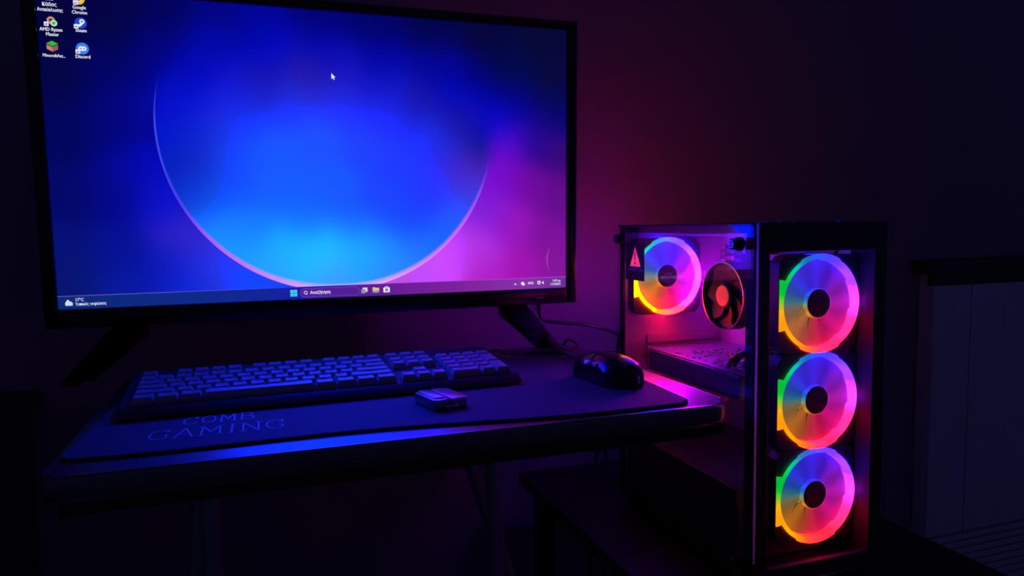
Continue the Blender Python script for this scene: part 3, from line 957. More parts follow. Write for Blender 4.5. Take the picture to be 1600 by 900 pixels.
stroke_text(mb, 'GAMING', -.115, .778, zt_, .034, .0188, .0050, .0015, lambda a, b: Vector((a, b, zt_)))
mb.build('word_mark', M['print'], pad)

# ------------------------------------------------------------------ keyboard
KZ = DZ + 0.0042
kb = empty('keyboard', (-0.153, 0.860, KZ), 'black full size keyboard with raised keys on the mouse pad below the television', 'keyboard', rz=math.radians(1.9))
KU = 0.01985
KBW, KBD = 0.466, 0.160
TILT = math.radians(4.2)


def kz(y):
    return 0.010 + math.tan(TILT) * y


# case: side profile extruded along x
prof = [(0.0, 0.003), (0.004, 0.001), (KBD - .004, 0.001), (KBD, 0.004), (KBD, kz(KBD) + .001), (KBD - .004, kz(KBD) + .004), (KBD - .012, kz(KBD) + .001), (0.017, kz(.017) + .0),
        (0.011, kz(.008) + .002), (0.005, kz(0) - .001)]
MB().prism(prof, 0, 0.0, KBW, bev=.0012).build('keyboard_body', M['keybody'], kb, world=False, smooth=True)
MB().box(.384, .452, KBD - .022, KBD - .013, kz(KBD - .02) + .0005, kz(KBD - .02) + .0022, .0005).build('indicator_panel', M['gloss_black'], kb, world=False)

rows = []
X0, Y0 = 0.0095, 0.0185


def krow(y, items, x=0.0):
    for w in items:
        if w < 0:
            x += -w
            continue
        rows.append((x, y, w, 1.0)); x += w


krow(0.0, [1.25, 1.25, 1.25, 6.25, 1.25, 1.25, 1.25, 1.25, -.3, 1, 1, 1, -.3, 2, 1])
krow(1.0, [2.25] + [1] * 10 + [2.75, -1.3, 1, -1.3, 1, 1, 1])
krow(2.0, [1.75] + [1] * 11 + [2.25, -3.6, 1, 1, 1])
krow(3.0, [1.5] + [1] * 12 + [1.5, -.3, 1, 1, 1, -.3, 1, 1, 1])
krow(4.0, [1] * 13 + [2, -.3, 1, 1, 1, -.3, 1, 1, 1, 1])
krow(5.25, [1, -1, 1, 1, 1, 1, -.5, 1, 1, 1, 1, -.5, 1, 1, 1, 1, -.3, 1, 1, 1])
rows.append((15 + .3 + 3 + .3 + 3, 0.0, 1, 2.0)); rows.append((15 + .3 + 3 + .3 + 3, 2.0, 1, 2.0))
rows.sort(key=lambda t: t[1])


def key_bm(mb_, x, y, w, d_, h=0.0088):
    g = 0.0008
    x0, x1 = X0 + x * KU + g, X0 + (x + w) * KU - g
    y0, y1 = Y0 + y * KU + g, Y0 + (y + d_) * KU - g
    tp = 0.0024
    zb0, zb1 = kz(y0) + .0006, kz(y1) + .0006
    lv = [(0, 0), (0.0, .004), (tp * .75, h - .0009), (tp, h)]
    rings = []
    for ins, hh in lv:
        ps = []
        fx = ins; fy = ins
        for (px_, py_) in ((x0 + fx, y0 + fy * 1.1), (x1 - fx, y0 + fy * 1.1), (x1 - fx, y1 - fy * .6), (x0 + fx, y1 - fy * .6)):
            ps.append(mb_.bm.verts.new((px_, py_, kz(py_) + .0006 + hh)))
        rings.append(ps)
    # dished top
    top_ = rings[-1]
    cxm = [mb_.bm.verts.new(((x0 + x1) / 2, p.co.y, p.co.z - .0007)) for p in (top_[0], top_[2])]
    for a, b in zip(rings[:-1], rings[1:]):
        for k in range(4):
            mb_.bm.faces.new((a[k], a[(k + 1) % 4], b[(k + 1) % 4], b[k]))
    mb_.bm.faces.new((top_[0], cxm[0], cxm[1], top_[3])); mb_.bm.faces.new((cxm[0], top_[1], top_[2], cxm[1]))
    mb_.bm.faces.new((top_[0], top_[1], cxm[0])); mb_.bm.faces.new((top_[2], top_[3], cxm[1]))
    mb_.bm.faces.new(rings[0][::-1])


rest = MB()
for i, (x, y, w, d_) in enumerate(rows):
    if i < 100:
        mb = MB()
        key_bm(mb, x, y, w, d_)
        mb.build('key', M['key'], kb, world=False)
    else:
        key_bm(rest, x, y, w, d_)
o = rest.build('far_keys', M['key'], kb, world=False)
o['kind'] = 'stuff'
# legends, one print layer
mb = MB()
for i, (x, y, w, d_) in enumerate(rows):
    cx_ = X0 + (x + min(w, 1) * .42) * KU; cy_ = Y0 + (y + d_ - .42) * KU
    z_ = kz(cy_) + .0006 + .0088 - .0002
    t = .0011
    if w > 3:
        continue
    for dx, dy, ww, hh in ((-.0022, .0, t, .0042), (.0012, 0, t, .0042), (-.0022, .0030, .0045, t * .8)):
        if random.random() < .25:
            continue
        vs = [mb.bm.verts.new((cx_ + dx + a, cy_ + dy + b, z_ + math.tan(TILT) * (dy + b) + .0001)) for a, b in ((0, 0), (ww, 0), (ww, hh), (0, hh))]
        mb.bm.faces.new(vs)
mb.build('key_legends', M['legend'], kb, world=False)['kind'] = 'stuff'
MB().tube([(.315, 1.026, DZ + .014), (.325, 1.045, DZ + .0075), (.335, 1.080, DZ + .0070), (.37, 1.096, DZ + .0060), (.42, 1.102, DZ + .0050), (.470, 1.100, DZ + .005), (.500, 1.118, DZ + .006), (.5045, 1.175, DZ + .006), (.505, 1.20, DZ - .04), (.503, 1.20, DZ - .2)],
          .0022, 8, smooth=6).build('keyboard_cable', M['cable'], kb, smooth=True)

# ------------------------------------------------------------------ mouse
ms = empty('computer_mouse', (0.4275, 0.850, KZ), 'black glossy gaming mouse near the right end of the mouse pad', 'mouse', rz=math.radians(6))
ML, MW, MH = 0.112, 0.060, 0.035


def mouse_sec(t):
    """t 0 = palm end (near), 1 = front: half width, height"""
    w = MW / 2 * (0.55 + 0.45 * math.sin(min(1, t / .30) * PI / 2)) * (1 - .10 * math.exp(-((t - .62) / .13) ** 2)) if t < .9 else MW / 2 * (1 - .25 * ((t - .9) / .1) ** 2)
    e = math.sqrt(max(0.0, 1 - (1 - min(1, t / .18)) ** 2)) if t < .18 else 1
    w = w * (0.35 + .65 * e)
    h = MH * (math.sin(PI * (0.06 + .94 * (t * .80 + .06))) ** .62)
    h = h * (0.25 + .75 * e)
    if t > .93:
        h *= 1 - 0.25 * ((t - .93) / .07) ** 2
    return w, max(h, .009)


def mouse_shell(t0, t1, a0, a1, off, nt_=30, na=28, z0=.0015, close=True):
    mb_ = MB()
    grid = []
    for i in range(nt_ + 1):
        t = t0 + (t1 - t0) * i / nt_
        w, h = mouse_sec(t)
        row = []
        for j in range(na + 1):
            a = a0 + (a1 - a0) * j / na
            ca, sa = math.cos(a), math.sin(a)
            x = (w + off) * math.copysign(abs(ca) ** .75, ca)
            z = (h + off) * abs(sa) ** .62
            row.append(mb_.bm.verts.new((x, (t - .5) * ML, z0 + z)))
        grid.append(row)
    for i in range(nt_):
        for j in range(na):
            mb_.bm.faces.new((grid[i][j], grid[i][j + 1], grid[i + 1][j + 1], grid[i + 1][j]))
    if close:
        mb_.bm.faces.new(grid[0][::-1]); mb_.bm.faces.new(grid[-1])
        mb_.bm.faces.new([r_[0] for r_ in grid] + [r_[-1] for r_ in grid[::-1]])
    return mb_


mouse_shell(0, 1, 0, PI, 0).build('mouse_body', M['gloss_black'], ms, world=False, smooth=True)
mouse_shell(.60, .985, .60, 1.50, .0009, 14, 12, close=False).build('right_button', M['gloss_black'], ms, world=False, smooth=True)
mouse_shell(.60, .985, 1.64, PI - .60, .0009, 14, 12, close=False).build('left_button', M['gloss_black'], ms, world=False, smooth=True)
w_, h_ = mouse_sec(.80)
MB().lathe([(.0085, -.0035), (.0105, -.0022), (.0105, .0022), (.0085, .0035)], (0, (.80 - .5) * ML, h_ - .0052), 'x', 24).build('scroll_wheel', M['matte_black'], ms, world=False, smooth=True)
mb = MB()
for s0, s1 in ((.42, .55), (.57, .70)):
    mm = mouse_shell(s0, s1, PI - .62, PI - .42, .0016, 6, 4, close=False)
    tmp = bpy.data.meshes.new('t'); mm.bm.to_mesh(tmp); mm.bm.free(); mb.bm.from_mesh(tmp); bpy.data.meshes.remove(tmp)
mb.build('thumb_buttons', M['fob'], ms, world=False, smooth=True)
MB().tube([(.4245, .903, KZ + .008), (.428, .945, KZ + .005), (.438, 1.00, KZ + .0035), (.442, 1.035, KZ + .0045), (.430, 1.062, DZ + .0060), (.405, 1.074, DZ + .0060), (.375, 1.072, DZ + .0060), (.354, 1.070, DZ + .0095), (.3490, 1.088, DZ + .0130), (.3470, 1.115, DZ + .0070), (.3460, 1.135, DZ + .0035)],
          .0019, 8, smooth=6).build('mouse_cable', M['cable'], ms, smooth=True)

# ------------------------------------------------------------------ small two-part fob
fob = empty('key_fob', (0.188, 0.812, KZ), 'small dark fob of two satin slabs lying on the mouse pad before the keyboard', 'key fob', rz=math.radians(14))
MB().prism(rrect(-.0205, -.0015, -.028, .030, (.004, .003, .005, .009), 6), 2, .0006, .0115, bev=.003).build('fob_body', M['fob'], fob, world=False, smooth=True)
MB().prism(rrect(-.0155, -.0030, -.020, .024, (.002, .002, .002, .002), 4), 2, .0116, .0128, bev=.0006).build('button_panel', M['fob'], fob, world=False, smooth=True)
MB().prism(rrect(.0008, .0225, -.029, .028, (.002, .004, .006, .002), 6), 2, .0006, .0115, bev=.0018).build('fob_slab', M['fob'], fob, world=False, smooth=True)
MB().tube([(-.009, -.0290, .0045), (-.006, -.034, .0045), (.002, -.035, .0048), (.007, -.0300, .0045)], .0009, 8, smooth=5).build('ring_loop', M['alu'], fob, world=False, smooth=True)

# ------------------------------------------------------------------ stand under the computer
stand = empty('low_table', (0.62, 0.93, 0.0), 'low black side table under the computer tower', 'side table')
MB().box(.42, .857, .50, 1.20, .492, .512, .002).build('tabletop', M['side_table'], stand)
for x in (.44, .82):
    for y in (.53, 1.15):
        MB().box(x, x + .03, y, y + .03, 0, .4915, .002).build('leg', M['side_table'], stand)
MB().box(.45, .84, .54, 1.17, .20, .215, .002).build('shelf', M['side_table'], stand)

# ------------------------------------------------------------------ computer tower
CX0, CX1, CY0, CY1, CB, CT = .527, .7205, .684, 1.018, .524, .951
pc = empty('computer_tower', ((CX0 + CX1) / 2, (CY0 + CY1) / 2, .512), 'black computer tower with glass side and four glowing rainbow ringed fans', 'computer')
G = .0015
# outer steel
MB().box(CX0, CX1, CY0 + .004, CY1, CT - .004, CT, .0012).build('top_panel', M['case_steel'], pc)
MB().box(CX0, CX1, CY0 + .004, CY1, CB, CB + .004, .001).build('bottom_panel', M['case_steel'], pc)
MB().box(CX1 - .0018, CX1, CY0 + .004, CY1, CB + .0042, CT - .0042).build('right_panel', M['case_steel'], pc)
mb = MB()   # slim frame round the glass
mb.box(CX0 + .001, CX0 + .006, CY0 + .004, CY0 + .020, CB + .0042, CT - .0042, .0006)
mb.box(CX0 + .001, CX0 + .006, CY1 - .010, CY1 - .0022, CB + .0042, CT - .0042, .0006)
mb.box(CX0 + .001, CX0 + .006, CY0 + .0201, CY1 - .0101, CT - .012, CT - .0042, .0006)
mb.build('side_frame', M['case_steel'], pc)
# top vent slots frame, seen from below inside
mb = MB()
for k in range(16):
    y = .735 + k * .015
    mb.box(.56, .70, y, y + .004, CT - .0062, CT - .0044)
mb.box(.55, .71, .725, .731, CT - .0105, CT - .0044); mb.box(.55, .71, .975, .981, CT - .0105, CT - .0044)
mb.build('top_vent', M['gunmetal'], pc)
for x in (CX0 + .02, CX1 - .02):
    for y in (CY0 + .03, CY1 - .03):
        MB().lathe([(.011, .5122), (.012, .5205), (.010, .5238)], (x, y, 0), 'z', 20).build('rubber_foot', M['screw'], pc)

# rear wall with a round grille opening
FX, FZR = .6005, .8705
mb = MB()
RY0, RY1 = CY1 - .0018, CY1
n = 64
outer = []
R_ = .056
sq = [(CX0 + .002, CB + .0042), (CX1 - .002, CB + .0042), (CX1 - .002, CT - .0042), (CX0 + .002, CT - .0042)]
circ = [(FX + R_ * math.cos(2 * PI * k / n), FZR + R_ * math.sin(2 * PI * k / n)) for k in range(n)]


def proj_sq(a):
    dx, dz = math.cos(a), math.sin(a)
    tt = 1e9
    for lim, o_, d_ in ((CX1 - .002, FX, dx), (CX0 + .002, FX, dx), (CT - .0042, FZR, dz), (CB + .0042, FZR, dz)):
        if abs(d_) > 1e-9:
            t = (lim - o_) / d_
            if t > 0:
                tt = min(tt, t)
    return (FX + dx * tt, FZR + dz * tt)


angs = sorted([2 * PI * k / n for k in range(n)] + [math.atan2(z - FZR, x - FX) % (2 * PI) for x, z in sq])
for y in (RY0, RY1):
    ins = [mb.bm.verts.new((FX + R_ * math.cos(a), y, FZR + R_ * math.sin(a))) for a in angs]
    ous = [mb.bm.verts.new((proj_sq(a)[0], y, proj_sq(a)[1])) for a in angs]
    for k in range(len(angs)):
        k2 = (k + 1) % len(angs)
        mb.bm.faces.new((ins[k], ins[k2], ous[k2], ous[k]))
mb.build('rear_panel', M['tray'], pc)
mb = MB()
for rr in (.012, .026, .040, .052):
    mb.lathe([(rr - .0008, 0), (rr + .0008, 0), (rr + .0008, .0015), (rr - .0008, .0015)], (FX, CY1 - .0016, FZR), 'y', 40, closed=True)
for a in (PI / 4, -PI / 4):
    mb.tube([(FX - .057 * math.cos(a), CY1 - .0008, FZR - .057 * math.sin(a)), (FX + .057 * math.cos(a), CY1 - .0008, FZR + .057 * math.sin(a))], .0008, 6)
mb.build('fan_grille', M['gunmetal'], pc)
# expansion slot covers and power inlet plate on the rear wall (inside)
mb = MB()
for k in range(7):
    mb.box(.575, .700, CY1 - .0055, CY1 - .002, .652 + k * .0185, .666 + k * .0185, .0006)
mb.build('slot_covers', M['tray'], pc)

# side glass and its fittings
MB().box(CX0 - .0038, CX0 + .0002, CY0 + .0045, CY1 - .001, CB + .006, CT - .0008, .0004).build('side_glass', M['side_glass'], pc)
def _edge(y0, y1, z0, z1, nm):
    MB().box(CX0 - .0042, CX0 + .0004, y0, y1, z0, z1, .0004).build(nm, M['gunmetal'], pc)
MB().box(CX0 - .0004, CX0 + .0012, CY0 - .0030, CY0 - .0004, CB + .03, CT - .001, .0004).build('glass_edge', M['edge'], pc)
for y, z in ((.707, .927), (.998, .930), (.707, .548), (.998, .548)):
    mb = MB()
    mb.lathe([(.0050, -.0135), (.0066, -.0125), (.0066, -.0055), (.0080, -.0045), (.0080, -.0001)], (CX0 - .0038, y, z), 'x', 24)
    s_ = mb.build('thumb_screw', M['screw'], pc, smooth=True)
    mb = MB()
    for k in range(3):
        a = k * PI / 3
        c_, t_ = math.cos(a) * .003, math.sin(a) * .003
        mb.tube([(CX0 - .0038 - .0136, y - c_, z - t_), (CX0 - .0038 - .0136, y + c_, z + t_)], .0005, 5)
    mb.lathe([(.0036, -.0005), (.0044, -.0005), (.0044, .0), (.0036, .0)], (CX0 - .0038 - .0135, y, z), 'x', 24, closed=True)
    mb.build('screw_socket', M['alu'], s_)
# warning sticker on the glass
SX = CX0 - .0040
from mathutils.geometry import tessellate_polygon
_o = [Vector((.9305, .869, 0)), Vector((.9865, .869, 0)), Vector((.9865, .925, 0)), Vector((.9305, .925, 0))]
_h = [Vector((.9735, .8895, 0)), Vector((.9415, .8895, 0)), Vector((.9575, .9185, 0))]
mb = MB()
for xx in (SX, SX - .0002):
    vs = [mb.bm.verts.new((xx, v.x, v.y)) for v in _o + _h]
    for tri in tessellate_polygon([_o, _h]):
        mb.bm.faces.new([vs[q] for q in tri])
lb = mb.build('warning_label', M['sticker'], pc)


def ypl(pts, name, mat, x, parent):
    mb_ = MB(); vs_ = [mb_.bm.verts.new((x, y_, z_)) for y_, z_ in pts]; mb_.bm.faces.new(vs_)
    return mb_.build(name, mat, parent)


# opening in the black ink: the triangle is printed thin so light comes through
ypl([(.9735, .8895), (.9415, .8895), (.9575, .9185)], 'warning_triangle', M['warning'], SX - .0004, lb)
ypl([(.9590, .9105), (.9560, .9105), (.9567, .8985), (.9583, .8985)], 'exclamation_mark', M['sticker'], SX - .0006, lb)
ypl([(.9590, .8960), (.9560, .8960), (.9560, .8930), (.9590, .8930)], 'exclamation_mark', M['sticker'], SX - .0006, lb)


def side_word(body, yc, z, size, mat, name, sx=1.0):
    bm = text_bm(body, size, 'CENTER')
    for v in bm.verts:
        v.co = Vector((SX - .0005, yc - v.co.x * sx, z + v.co.y))
    mb_ = MB(); mb_.bm.free(); mb_.bm = bm
    return mb_.build(name, mat, lb)


side_word('TEMPERED GLASS', .9585, .8825, .0062, M['white_ink'], 'label_text', 1.0)
side_word('Please handle with care', .9585, .8765, .0046, M['warning'], 'label_text')
side_word('to avoid breakage', .9585, .8722, .0042, M['warning'], 'label_text')

MB().box(CX0 + .0061, CX0 + .0072, CY0 + .03, CY1 - .02, CT - .0150, CT - .0138).build('top_strip', M['alu'], pc)  # bright metal strip added as the highlight on the frame's inner edge
# inside: tray, board, heatsinks, memory
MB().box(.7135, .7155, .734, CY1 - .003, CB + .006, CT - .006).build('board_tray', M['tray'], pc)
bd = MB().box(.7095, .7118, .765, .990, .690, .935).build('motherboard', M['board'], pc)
mb = MB()
random.seed(3)
for k in range(46):
    y, z = random.uniform(.775, .98), random.uniform(.70, .925)
    a, b, h = random.uniform(.002, .007), random.uniform(.002, .006), random.uniform(.002, .009)
    mb.box(.7094 - h, .7094, y, y + a, z, z + b, .0003)
mb.build('board_chips', M['connector'], bd)
mb = MB()
for k in range(7):
    mb.box(.690, .7093, .950, .985, .845 + k * .010, .851 + k * .010)
mb.box(.700, .7093, .948, .987, .842, .918)
mb.build('heatsink', M['gunmetal'], bd)
mb = MB()
for k in range(6):
    mb.box(.692, .7093, .875 + k * .010, .880 + k * .010, .905, .925)
mb.build('heatsink', M['gunmetal'], bd)
for k in range(2):
    MB().box(.672, .7093, .800 + k * .022, .805 + k * .022, .775, .908, .001).build('memory_stick', M['gunmetal'], bd)
for k in range(5):
    MB().lathe([(.0035, -.010), (.0038, -.009), (.0038, 0)], (.7093, .915, .715 + k * .011), 'x', 14).build('capacitor', M['alu'], bd, smooth=True)
mb = MB()
for k in range(6):
    mb.box(.700, .7093, .84 + k * .016, .852 + k * .016, .694, .699)
mb.build('pin_headers', M['connector'], bd)

# processor cooler
CY_, CZ_ = .896, .846
mb = MB()
for k in range(26):
    y = CY_ - .044 + k * .0036
    hh = math.sqrt(max(0, .046 ** 2 - (y + .0006 - CY_) ** 2))
    if hh > .004:
        mb.box(.655, .7060, y, y + .0012, CZ_ - hh, CZ_ + hh)
mb.build('cooler_fins', M['alu'], pc)
cl = MB().lathe([(.0480, .0), (.0498, .0), (.0498, .022), (.0480, .022)], (.632, CY_, CZ_), 'x', 56, closed=True).build('cooler_shroud', M['coolfan'], pc, smooth=True)
mb = MB()
mb.lathe([(.0482, -.0012), (.0500, -.0012), (.0504, .0), (.0500, .0012), (.0482, .0012)], (.6320, CY_, CZ_), 'x', 64, closed=True)
mb.build('cooler_rim', M['alu'], cl, smooth=True)
MB().lathe([(.0168, -.001), (.0178, .0), (.0178, .014)], (.633, CY_, CZ_), 'x', 40).build('cooler_hub', M['coolfan'], cl, smooth=True)
hub = MB().lathe([(.0150, 0), (.0150, .0004)], (.6314, CY_, CZ_), 'x', 40).build('hub_label', M['copper'], cl)
mb = MB()
for rr in (.0032, .0072, .0112):
    mb.lathe([(rr - .0004, 0), (rr + .0004, 0), (rr + .0004, .0002), (rr - .0004, .0002)], (.6310, CY_, CZ_), 'x', 36, closed=True)
mb.build('hub_ring_print', M['white_ink'], hub)
for k in range(7):
    a0 = k * 2 * PI / 7
    mb = MB()
    g = []
    for i in range(8):
        r_ = .0180 + (.0468 - .0180) * i / 7
        row = []
        for j in range(6):
            f_ = j / 5
            a = a0 + (f_ - .5) * 1.0 + .5 * (i / 7) ** 1.3
            row.append(mb.bm.verts.new((.637 + .008 * f_, CY_ + r_ * math.cos(a), CZ_ + r_ * math.sin(a))))
        g.append(row)
    for i in range(7):
        for j in range(5):
            mb.bm.faces.new((g[i][j], g[i + 1][j], g[i + 1][j + 1], g[i][j + 1]))
    mb.build('cooler_blade', M['coolfan'], cl, smooth=True)

# graphics card lying across, backplate up
GZ = .760
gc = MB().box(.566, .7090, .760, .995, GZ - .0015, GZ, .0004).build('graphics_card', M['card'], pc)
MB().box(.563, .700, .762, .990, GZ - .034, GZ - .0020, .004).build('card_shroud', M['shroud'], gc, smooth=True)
MB().box(.5622, .5640, .764, .985, GZ - .0030, GZ - .0016).build('card_edge_glint', M['alu'], gc)  # thin pale strip put in to draw the card edge's highlight line
mb = MB()
random.seed(11)
for k in range(170):
    x, y = random.uniform(.570, .70), random.uniform(.766, .93)
    a, b, h = random.uniform(.0015, .005), random.uniform(.0015, .004), random.uniform(.0008, .0035)
    mb.box(x, x + b, y, y + a, GZ + .0001, GZ + h, .0002)
mb.build('card_components', M['connector'], gc)
for x, y in ((.60, .80), (.62, .81), (.66, .79)):
    MB().lathe([(.0040, 0), (.0042, .001), (.0042, .009), (.0036, .0098)], (x, y, GZ + .0001), 'z', 16).build('card_capacitor', M['alu'], gc, smooth=True)
MB().tube([(.575, .80, GZ + .004), (.572, .78, GZ + .020), (.60, .755, GZ + .030), (.66, .74, GZ + .02), (.700, .735, GZ - .02)], .0032, 8, smooth=6).build('power_lead', M['cable'], gc, smooth=True)
MB().tube([(.583, .80, GZ + .004), (.582, .775, GZ + .024), (.61, .748, GZ + .026), (.67, .735, GZ + .01), (.705, .732, GZ - .03)], .0032, 8, smooth=6).build('power_lead', M['cable'], gc, smooth=True)

# power supply shroud with holes and screws
sh = MB().box(.540, .713, .735, CY1 - .004, CB + .006, .624, .0015).build('power_supply_shroud', M['shroud'], pc)
mb = MB()
for k in range(5):
    mb.lathe([(.0022, 0), (.0030, .0002), (.0030, .0012), (.0018, .0014)], (.56 + .01 * (k % 2), .745 + k * .045, .6242), 'z', 12)
mb.build('shroud_screw', M['alu'], sh)
mb = MB()
for k in range(7):
    mb.box(.5385, .5399, .735 + k * .012, .727 + k * .012, .572, .606, .0003)
mb.build('shroud_vents', M['gunmetal'], sh)
# loose leads behind the front fans
for k in range(4):
    MB().tube([(.70, .74 + k * .004, .93 - k * .02), (.68, .745, .86), (.695, .742 + k * .003, .78), (.67, .75, .70), (.69, .748, .626)], .0018, 6, smooth=5).build('wiring', M['cable'], pc, smooth=True)

# front: steel frame and glass
mb = MB()
mb.box(CX0 + .004, CX0 + .026, CY0 + .0085, CY0 + .012, CB + .0042, CT - .0042, .0008)
mb.box(CX1 - .018, CX1 - .0022, CY0 + .004, CY0 + .044, CB + .0042, CT - .0042, .0008)
mb.box(CX0 + .0261, CX1 - .0161, CY0 + .004, CY0 + .012, CT - .034, CT - .0042, .0008)
mb.box(CX0 + .0261, CX1 - .0161, CY0 + .004, CY0 + .012, CB + .0042, CB + .016, .0008)
mb.build('front_frame', M['case_steel'], pc)
MB().box(CX0 + .0015, CX1 + .002, CY0 - .004, CY0 + .0036, CB + .002, CT + .001, .001).build('front_glass', M['front_glass'], pc)
mb = MB()
mb.box(CX0 + .02, CX1 - .02, CY0 - .006, CY0 + .004, CB - .0035, CB + .0015, .001)
mb.build('front_lip', M['gloss_black'], pc)
# port strip on the top
mb = MB()
for k in range(3):
    mb.box(CX0 + .03 + k * .02, CX0 + .042 + k * .02, CY0 + .02, CY0 + .027, CT + .0001, CT + .0014, .0004)
mb.lathe([(.008, 0), (.008, .0016), (.006, .002)], (CX1 - .05, CY0 + .024, CT + .0001), 'z', 24)
mb.build('port_strip', M['gunmetal'], pc)


# fans: frame (ring) > impeller, hub
def fan_outline(n=144):
    out_ = []
    for k in range(n):
        a = 2 * PI * k / n
        dg = math.degrees(a)
        r_ = .0592
        for card, half, mode in ((180, 29, 's'), (90, 28, 'r'), (270, 28, 'r')):
            d_ = (dg - card + 180) % 360 - 180
            if abs(d_) < half:
                r_ = min(.0600 / math.cos(math.radians(d_)), .075) if mode == 's' else .0609
        out_.append((r_ * math.cos(a), r_ * math.sin(a)))
    return out_


def make_fan(name, loc, ringmat, label, writing=None):
    # ring: outline .. inner bore, front face + bore + back face; local y from 0 (front) to .022
    mb_ = MB()
    ol = fan_outline()
    n_ = len(ol)
    levels = []
    def ring_at(rfun, y_):
        return [mb_.bm.verts.new((rfun(k)[0], y_, rfun(k)[1])) for k in range(n_)]
    def inner(r_):
        return lambda k: (r_ * math.cos(2 * PI * k / n_), r_ * math.sin(2 * PI * k / n_))
    def outl(s_):
        return lambda k: (ol[k][0] * s_, ol[k][1] * s_)
    L_ = [ring_at(outl(1), .0012), ring_at(outl(.985), .0), ring_at(inner(.0552), .0), ring_at(inner(.0544), .0012), ring_at(inner(.0540), .0188), ring_at(inner(.0552), .020), ring_at(outl(.985), .020), ring_at(inner(.0562), .0188), ring_at(inner(.0562), .0030), ring_at(outl(1), .0024)]
    for i in range(len(L_)):
        A, B = L_[i], L_[(i + 1) % len(L_)]
        for k in range(n_):
            mb_.bm.faces.new((A[k], A[(k + 1) % n_], B[(k + 1) % n_], B[k]))
    bmesh.ops.recalc_face_normals(mb_.bm, faces=mb_.bm.faces[:])
    f = mb_.build(name, ringmat, None, world=False)
    f.parent = pc
    f.location = Vector(loc) - pc.location
    f['label'] = label
    # black square housing round the diffuser
    mb_ = MB()
    N_ = 96
    sqr = []
    for k in range(N_):
        a = 2 * PI * k / N_
        r_ = min(.0594 / max(abs(math.cos(a)), abs(math.sin(a))), .0775)
        sqr.append((r_ * math.cos(a), r_ * math.sin(a)))
    lv = []
    for (fn, y_) in ((0, .0040), (0, .0225), (1, .0225), (1, .0040)):
        lv.append([mb_.bm.verts.new(((sqr[k][0], y_, sqr[k][1]) if fn == 0 else (.0567 * math.cos(2 * PI * k / N_), y_, .0567 * math.sin(2 * PI * k / N_)))) for k in range(N_)])
    for i in range(4):
        A, B = lv[i], lv[(i + 1) % 4]
        for k in range(N_):
            mb_.bm.faces.new((A[k], A[(k + 1) % N_], B[(k + 1) % N_], B[k]))
    fh = mb_.build('fan_housing', M['darkfan'], None, world=False); fh.parent = f
    # impeller: nine broad frosted blades on a cup
    mb_ = MB()
    for k in range(9):
        a0 = k * 2 * PI / 9
        g_ = []
        for i in range(11):
            q = i / 10
            r_ = .0188 + (.0530 - .0188) * q
            row = []
            for j in range(7):
                w = j / 6
                a = a0 + w * (.76 + .04 * q) + .55 * q ** 1.4
                row.append(mb_.bm.verts.new((r_ * math.cos(a), .0080 + .0030 * w + .001 * q, r_ * math.sin(a))))
            g_.append(row)
        for i in range(10):
            for j in range(6):
                mb_.bm.faces.new((g_[i][j], g_[i + 1][j], g_[i + 1][j + 1], g_[i][j + 1]))
    im = mb_.build('impeller', M['blade_lit_rear'] if writing else M['blade_lit'], None, world=False, smooth=True); im.parent = f
    mb_ = MB(); mb_.lathe([(.0178, .0), (.0188, .0015), (.0188, .018), (.0182, .018), (.0182, .0015), (.0178, .0004)], (0, .0035, 0), 'y', 48, closed=True)
    c_ = mb_.build('hub_ring', M['hub_lit'], None, world=False, smooth=True); c_.parent = f
    mb_ = MB(); mb_.lathe([(.002, -.0004), (.0165, -.0002), (.0177, .0008), (.0177, .0165), (.010, .0165)], (0, .0035, 0), 'y', 48)
    h_ = mb_.build('hub', M['darkfan'], None, world=False, smooth=True); h_.parent = f
    # motor struts at the back
    mb_ = MB()
    for k in range(4):
        a = PI / 4 + k * PI / 2
        mb_.tube([(.015 * math.cos(a), .0205, .015 * math.sin(a)), (.0525 * math.cos(a + .25), .0205, .0525 * math.sin(a + .25))], .0014, 6)
    s_ = mb_.build('strut', M['darkfan'], None, world=False); s_.parent = f
    if writing:
        for i, wd in enumerate(writing):
            bm = text_bm(wd, .0046, 'CENTER')
            for v in bm.verts:
                v.co = Vector((v.co.x, .0026, v.co.y + .0012 - i * .0050))
            mb_ = MB(); mb_.bm.free(); mb_.bm = bm
            t_ = mb_.build('hub_writing', M['white_ink'], None, world=False); t_.parent = f
    return f


FXC, FYC = .6405, CY0 + .0240
make_fan('case_fan', (FXC, FYC, .8519), M['ring_front'], 'top front fan with rainbow glowing ring')
make_fan('case_fan', (FXC, FYC, .7319), M['ring_front'], 'middle front fan with rainbow glowing ring')
make_fan('case_fan', (FXC, FYC, .6119), M['ring_low'], 'bottom front fan with red glow along its lower rim')
make_fan('case_fan', (FX, CY1 - .0265, FZR), M['ring_rear'], 'rear fan seen through the side glass, white writing on its hub', ('ULTRA', 'PREDATOR'))

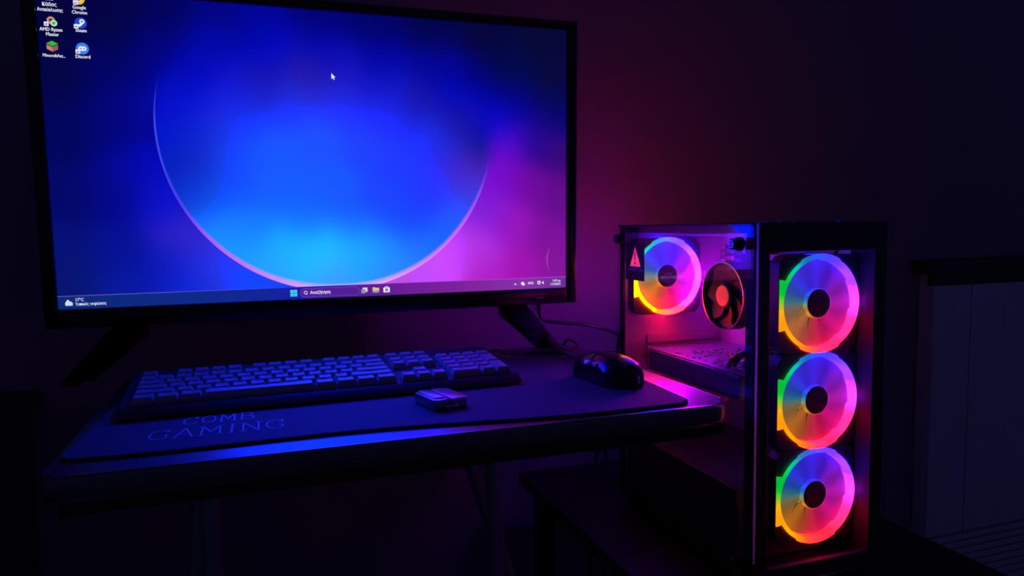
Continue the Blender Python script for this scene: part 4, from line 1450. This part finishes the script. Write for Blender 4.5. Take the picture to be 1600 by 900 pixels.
# ------------------------------------------------------------------ cabinet at the right, furniture at the left
cab = empty('cabinet', (1.66, 1.205, 0.0), 'pale shallow cabinet with two tall doors and slatted base against the back wall', 'cabinet')
CFY = 1.215
cab_x0, cab_x1 = 1.410, 2.14
MB().box(cab_x0 + .004, cab_x1, CFY + .020, WALL_Y - .002, 0.0, .833, .001).build('cabinet_body', M['cabinet'], cab)
MB().box(cab_x0 - .022, cab_x1 + .02, CFY - .008, WALL_Y - .002, .8335, .864, .003).build('cabinet_top', M['cabtop'], cab)
MB().box(cab_x0 + .002, cab_x1, CFY + .008, CFY + .0199, .8055, .8330, .0005).build('top_strip', M['cabtop'], cab)  # dark strip set back in the gap under the cabinet top
MB().box(cab_x0, 1.5215, CFY, CFY + .0198, .226, .805, .0012).build('door', M['cabinet'], cab)
d2 = MB().box(1.5255, 1.95, CFY, CFY + .0198, .226, .805, .0012).build('door', M['cabinet'], cab)
MB().tube([(1.93, CFY - .006, .50), (1.93, CFY - .006, .60)], .004, 10).build('door_handle', M['alu'], d2, smooth=True)
mb = MB()
for k in range(12):
    z = .218 - k * .0175
    mb.box(cab_x0 + .002, 1.95, CFY + .001, CFY + .0195, z - .0125, z, .001)
mb.build('slatted_base', M['cabinet'], cab)

lt = empty('side_cabinet', (-.62, 1.06, 0.0), 'dark wooden side cabinet whose edge shows left of the desk', 'cabinet')
MB().box(-.92, -.322, .86, WALL_Y - .004, .690, .718, .004).build('cabinet_top', M['darkwood'], lt)
MB().box(-.90, -.34, .88, WALL_Y - .006, .0, .6895, .002).build('cabinet_body', M['darkwood'], lt)

# cables hanging behind the desk
cb = MB().tube([(.565, 1.250, .70), (.580, 1.235, .64), (.598, 1.215, .557), (.578, 1.205, .526), (.566, 1.205, .470), (.564, 1.205, .40), (.560, 1.21, .20), (.57, 1.22, .004)], .0028, 8, smooth=6).build('power_cable', M['cable'], smooth=True)
tag(cb, 'thin black cable hanging down the wall behind the desk, left one of two', 'cable', 'hanging cables')
cb = MB().tube([(.610, 1.252, .70), (.606, 1.250, .62), (.606, 1.245, .550), (.618, 1.24, .479), (.613, 1.24, .40), (.607, 1.242, .20), (.607, 1.245, .004)], .0028, 8, smooth=6).build('power_cable', M['cable'], smooth=True)
tag(cb, 'thin black cable hanging down the wall behind the low table, right one of two', 'cable', 'hanging cables')
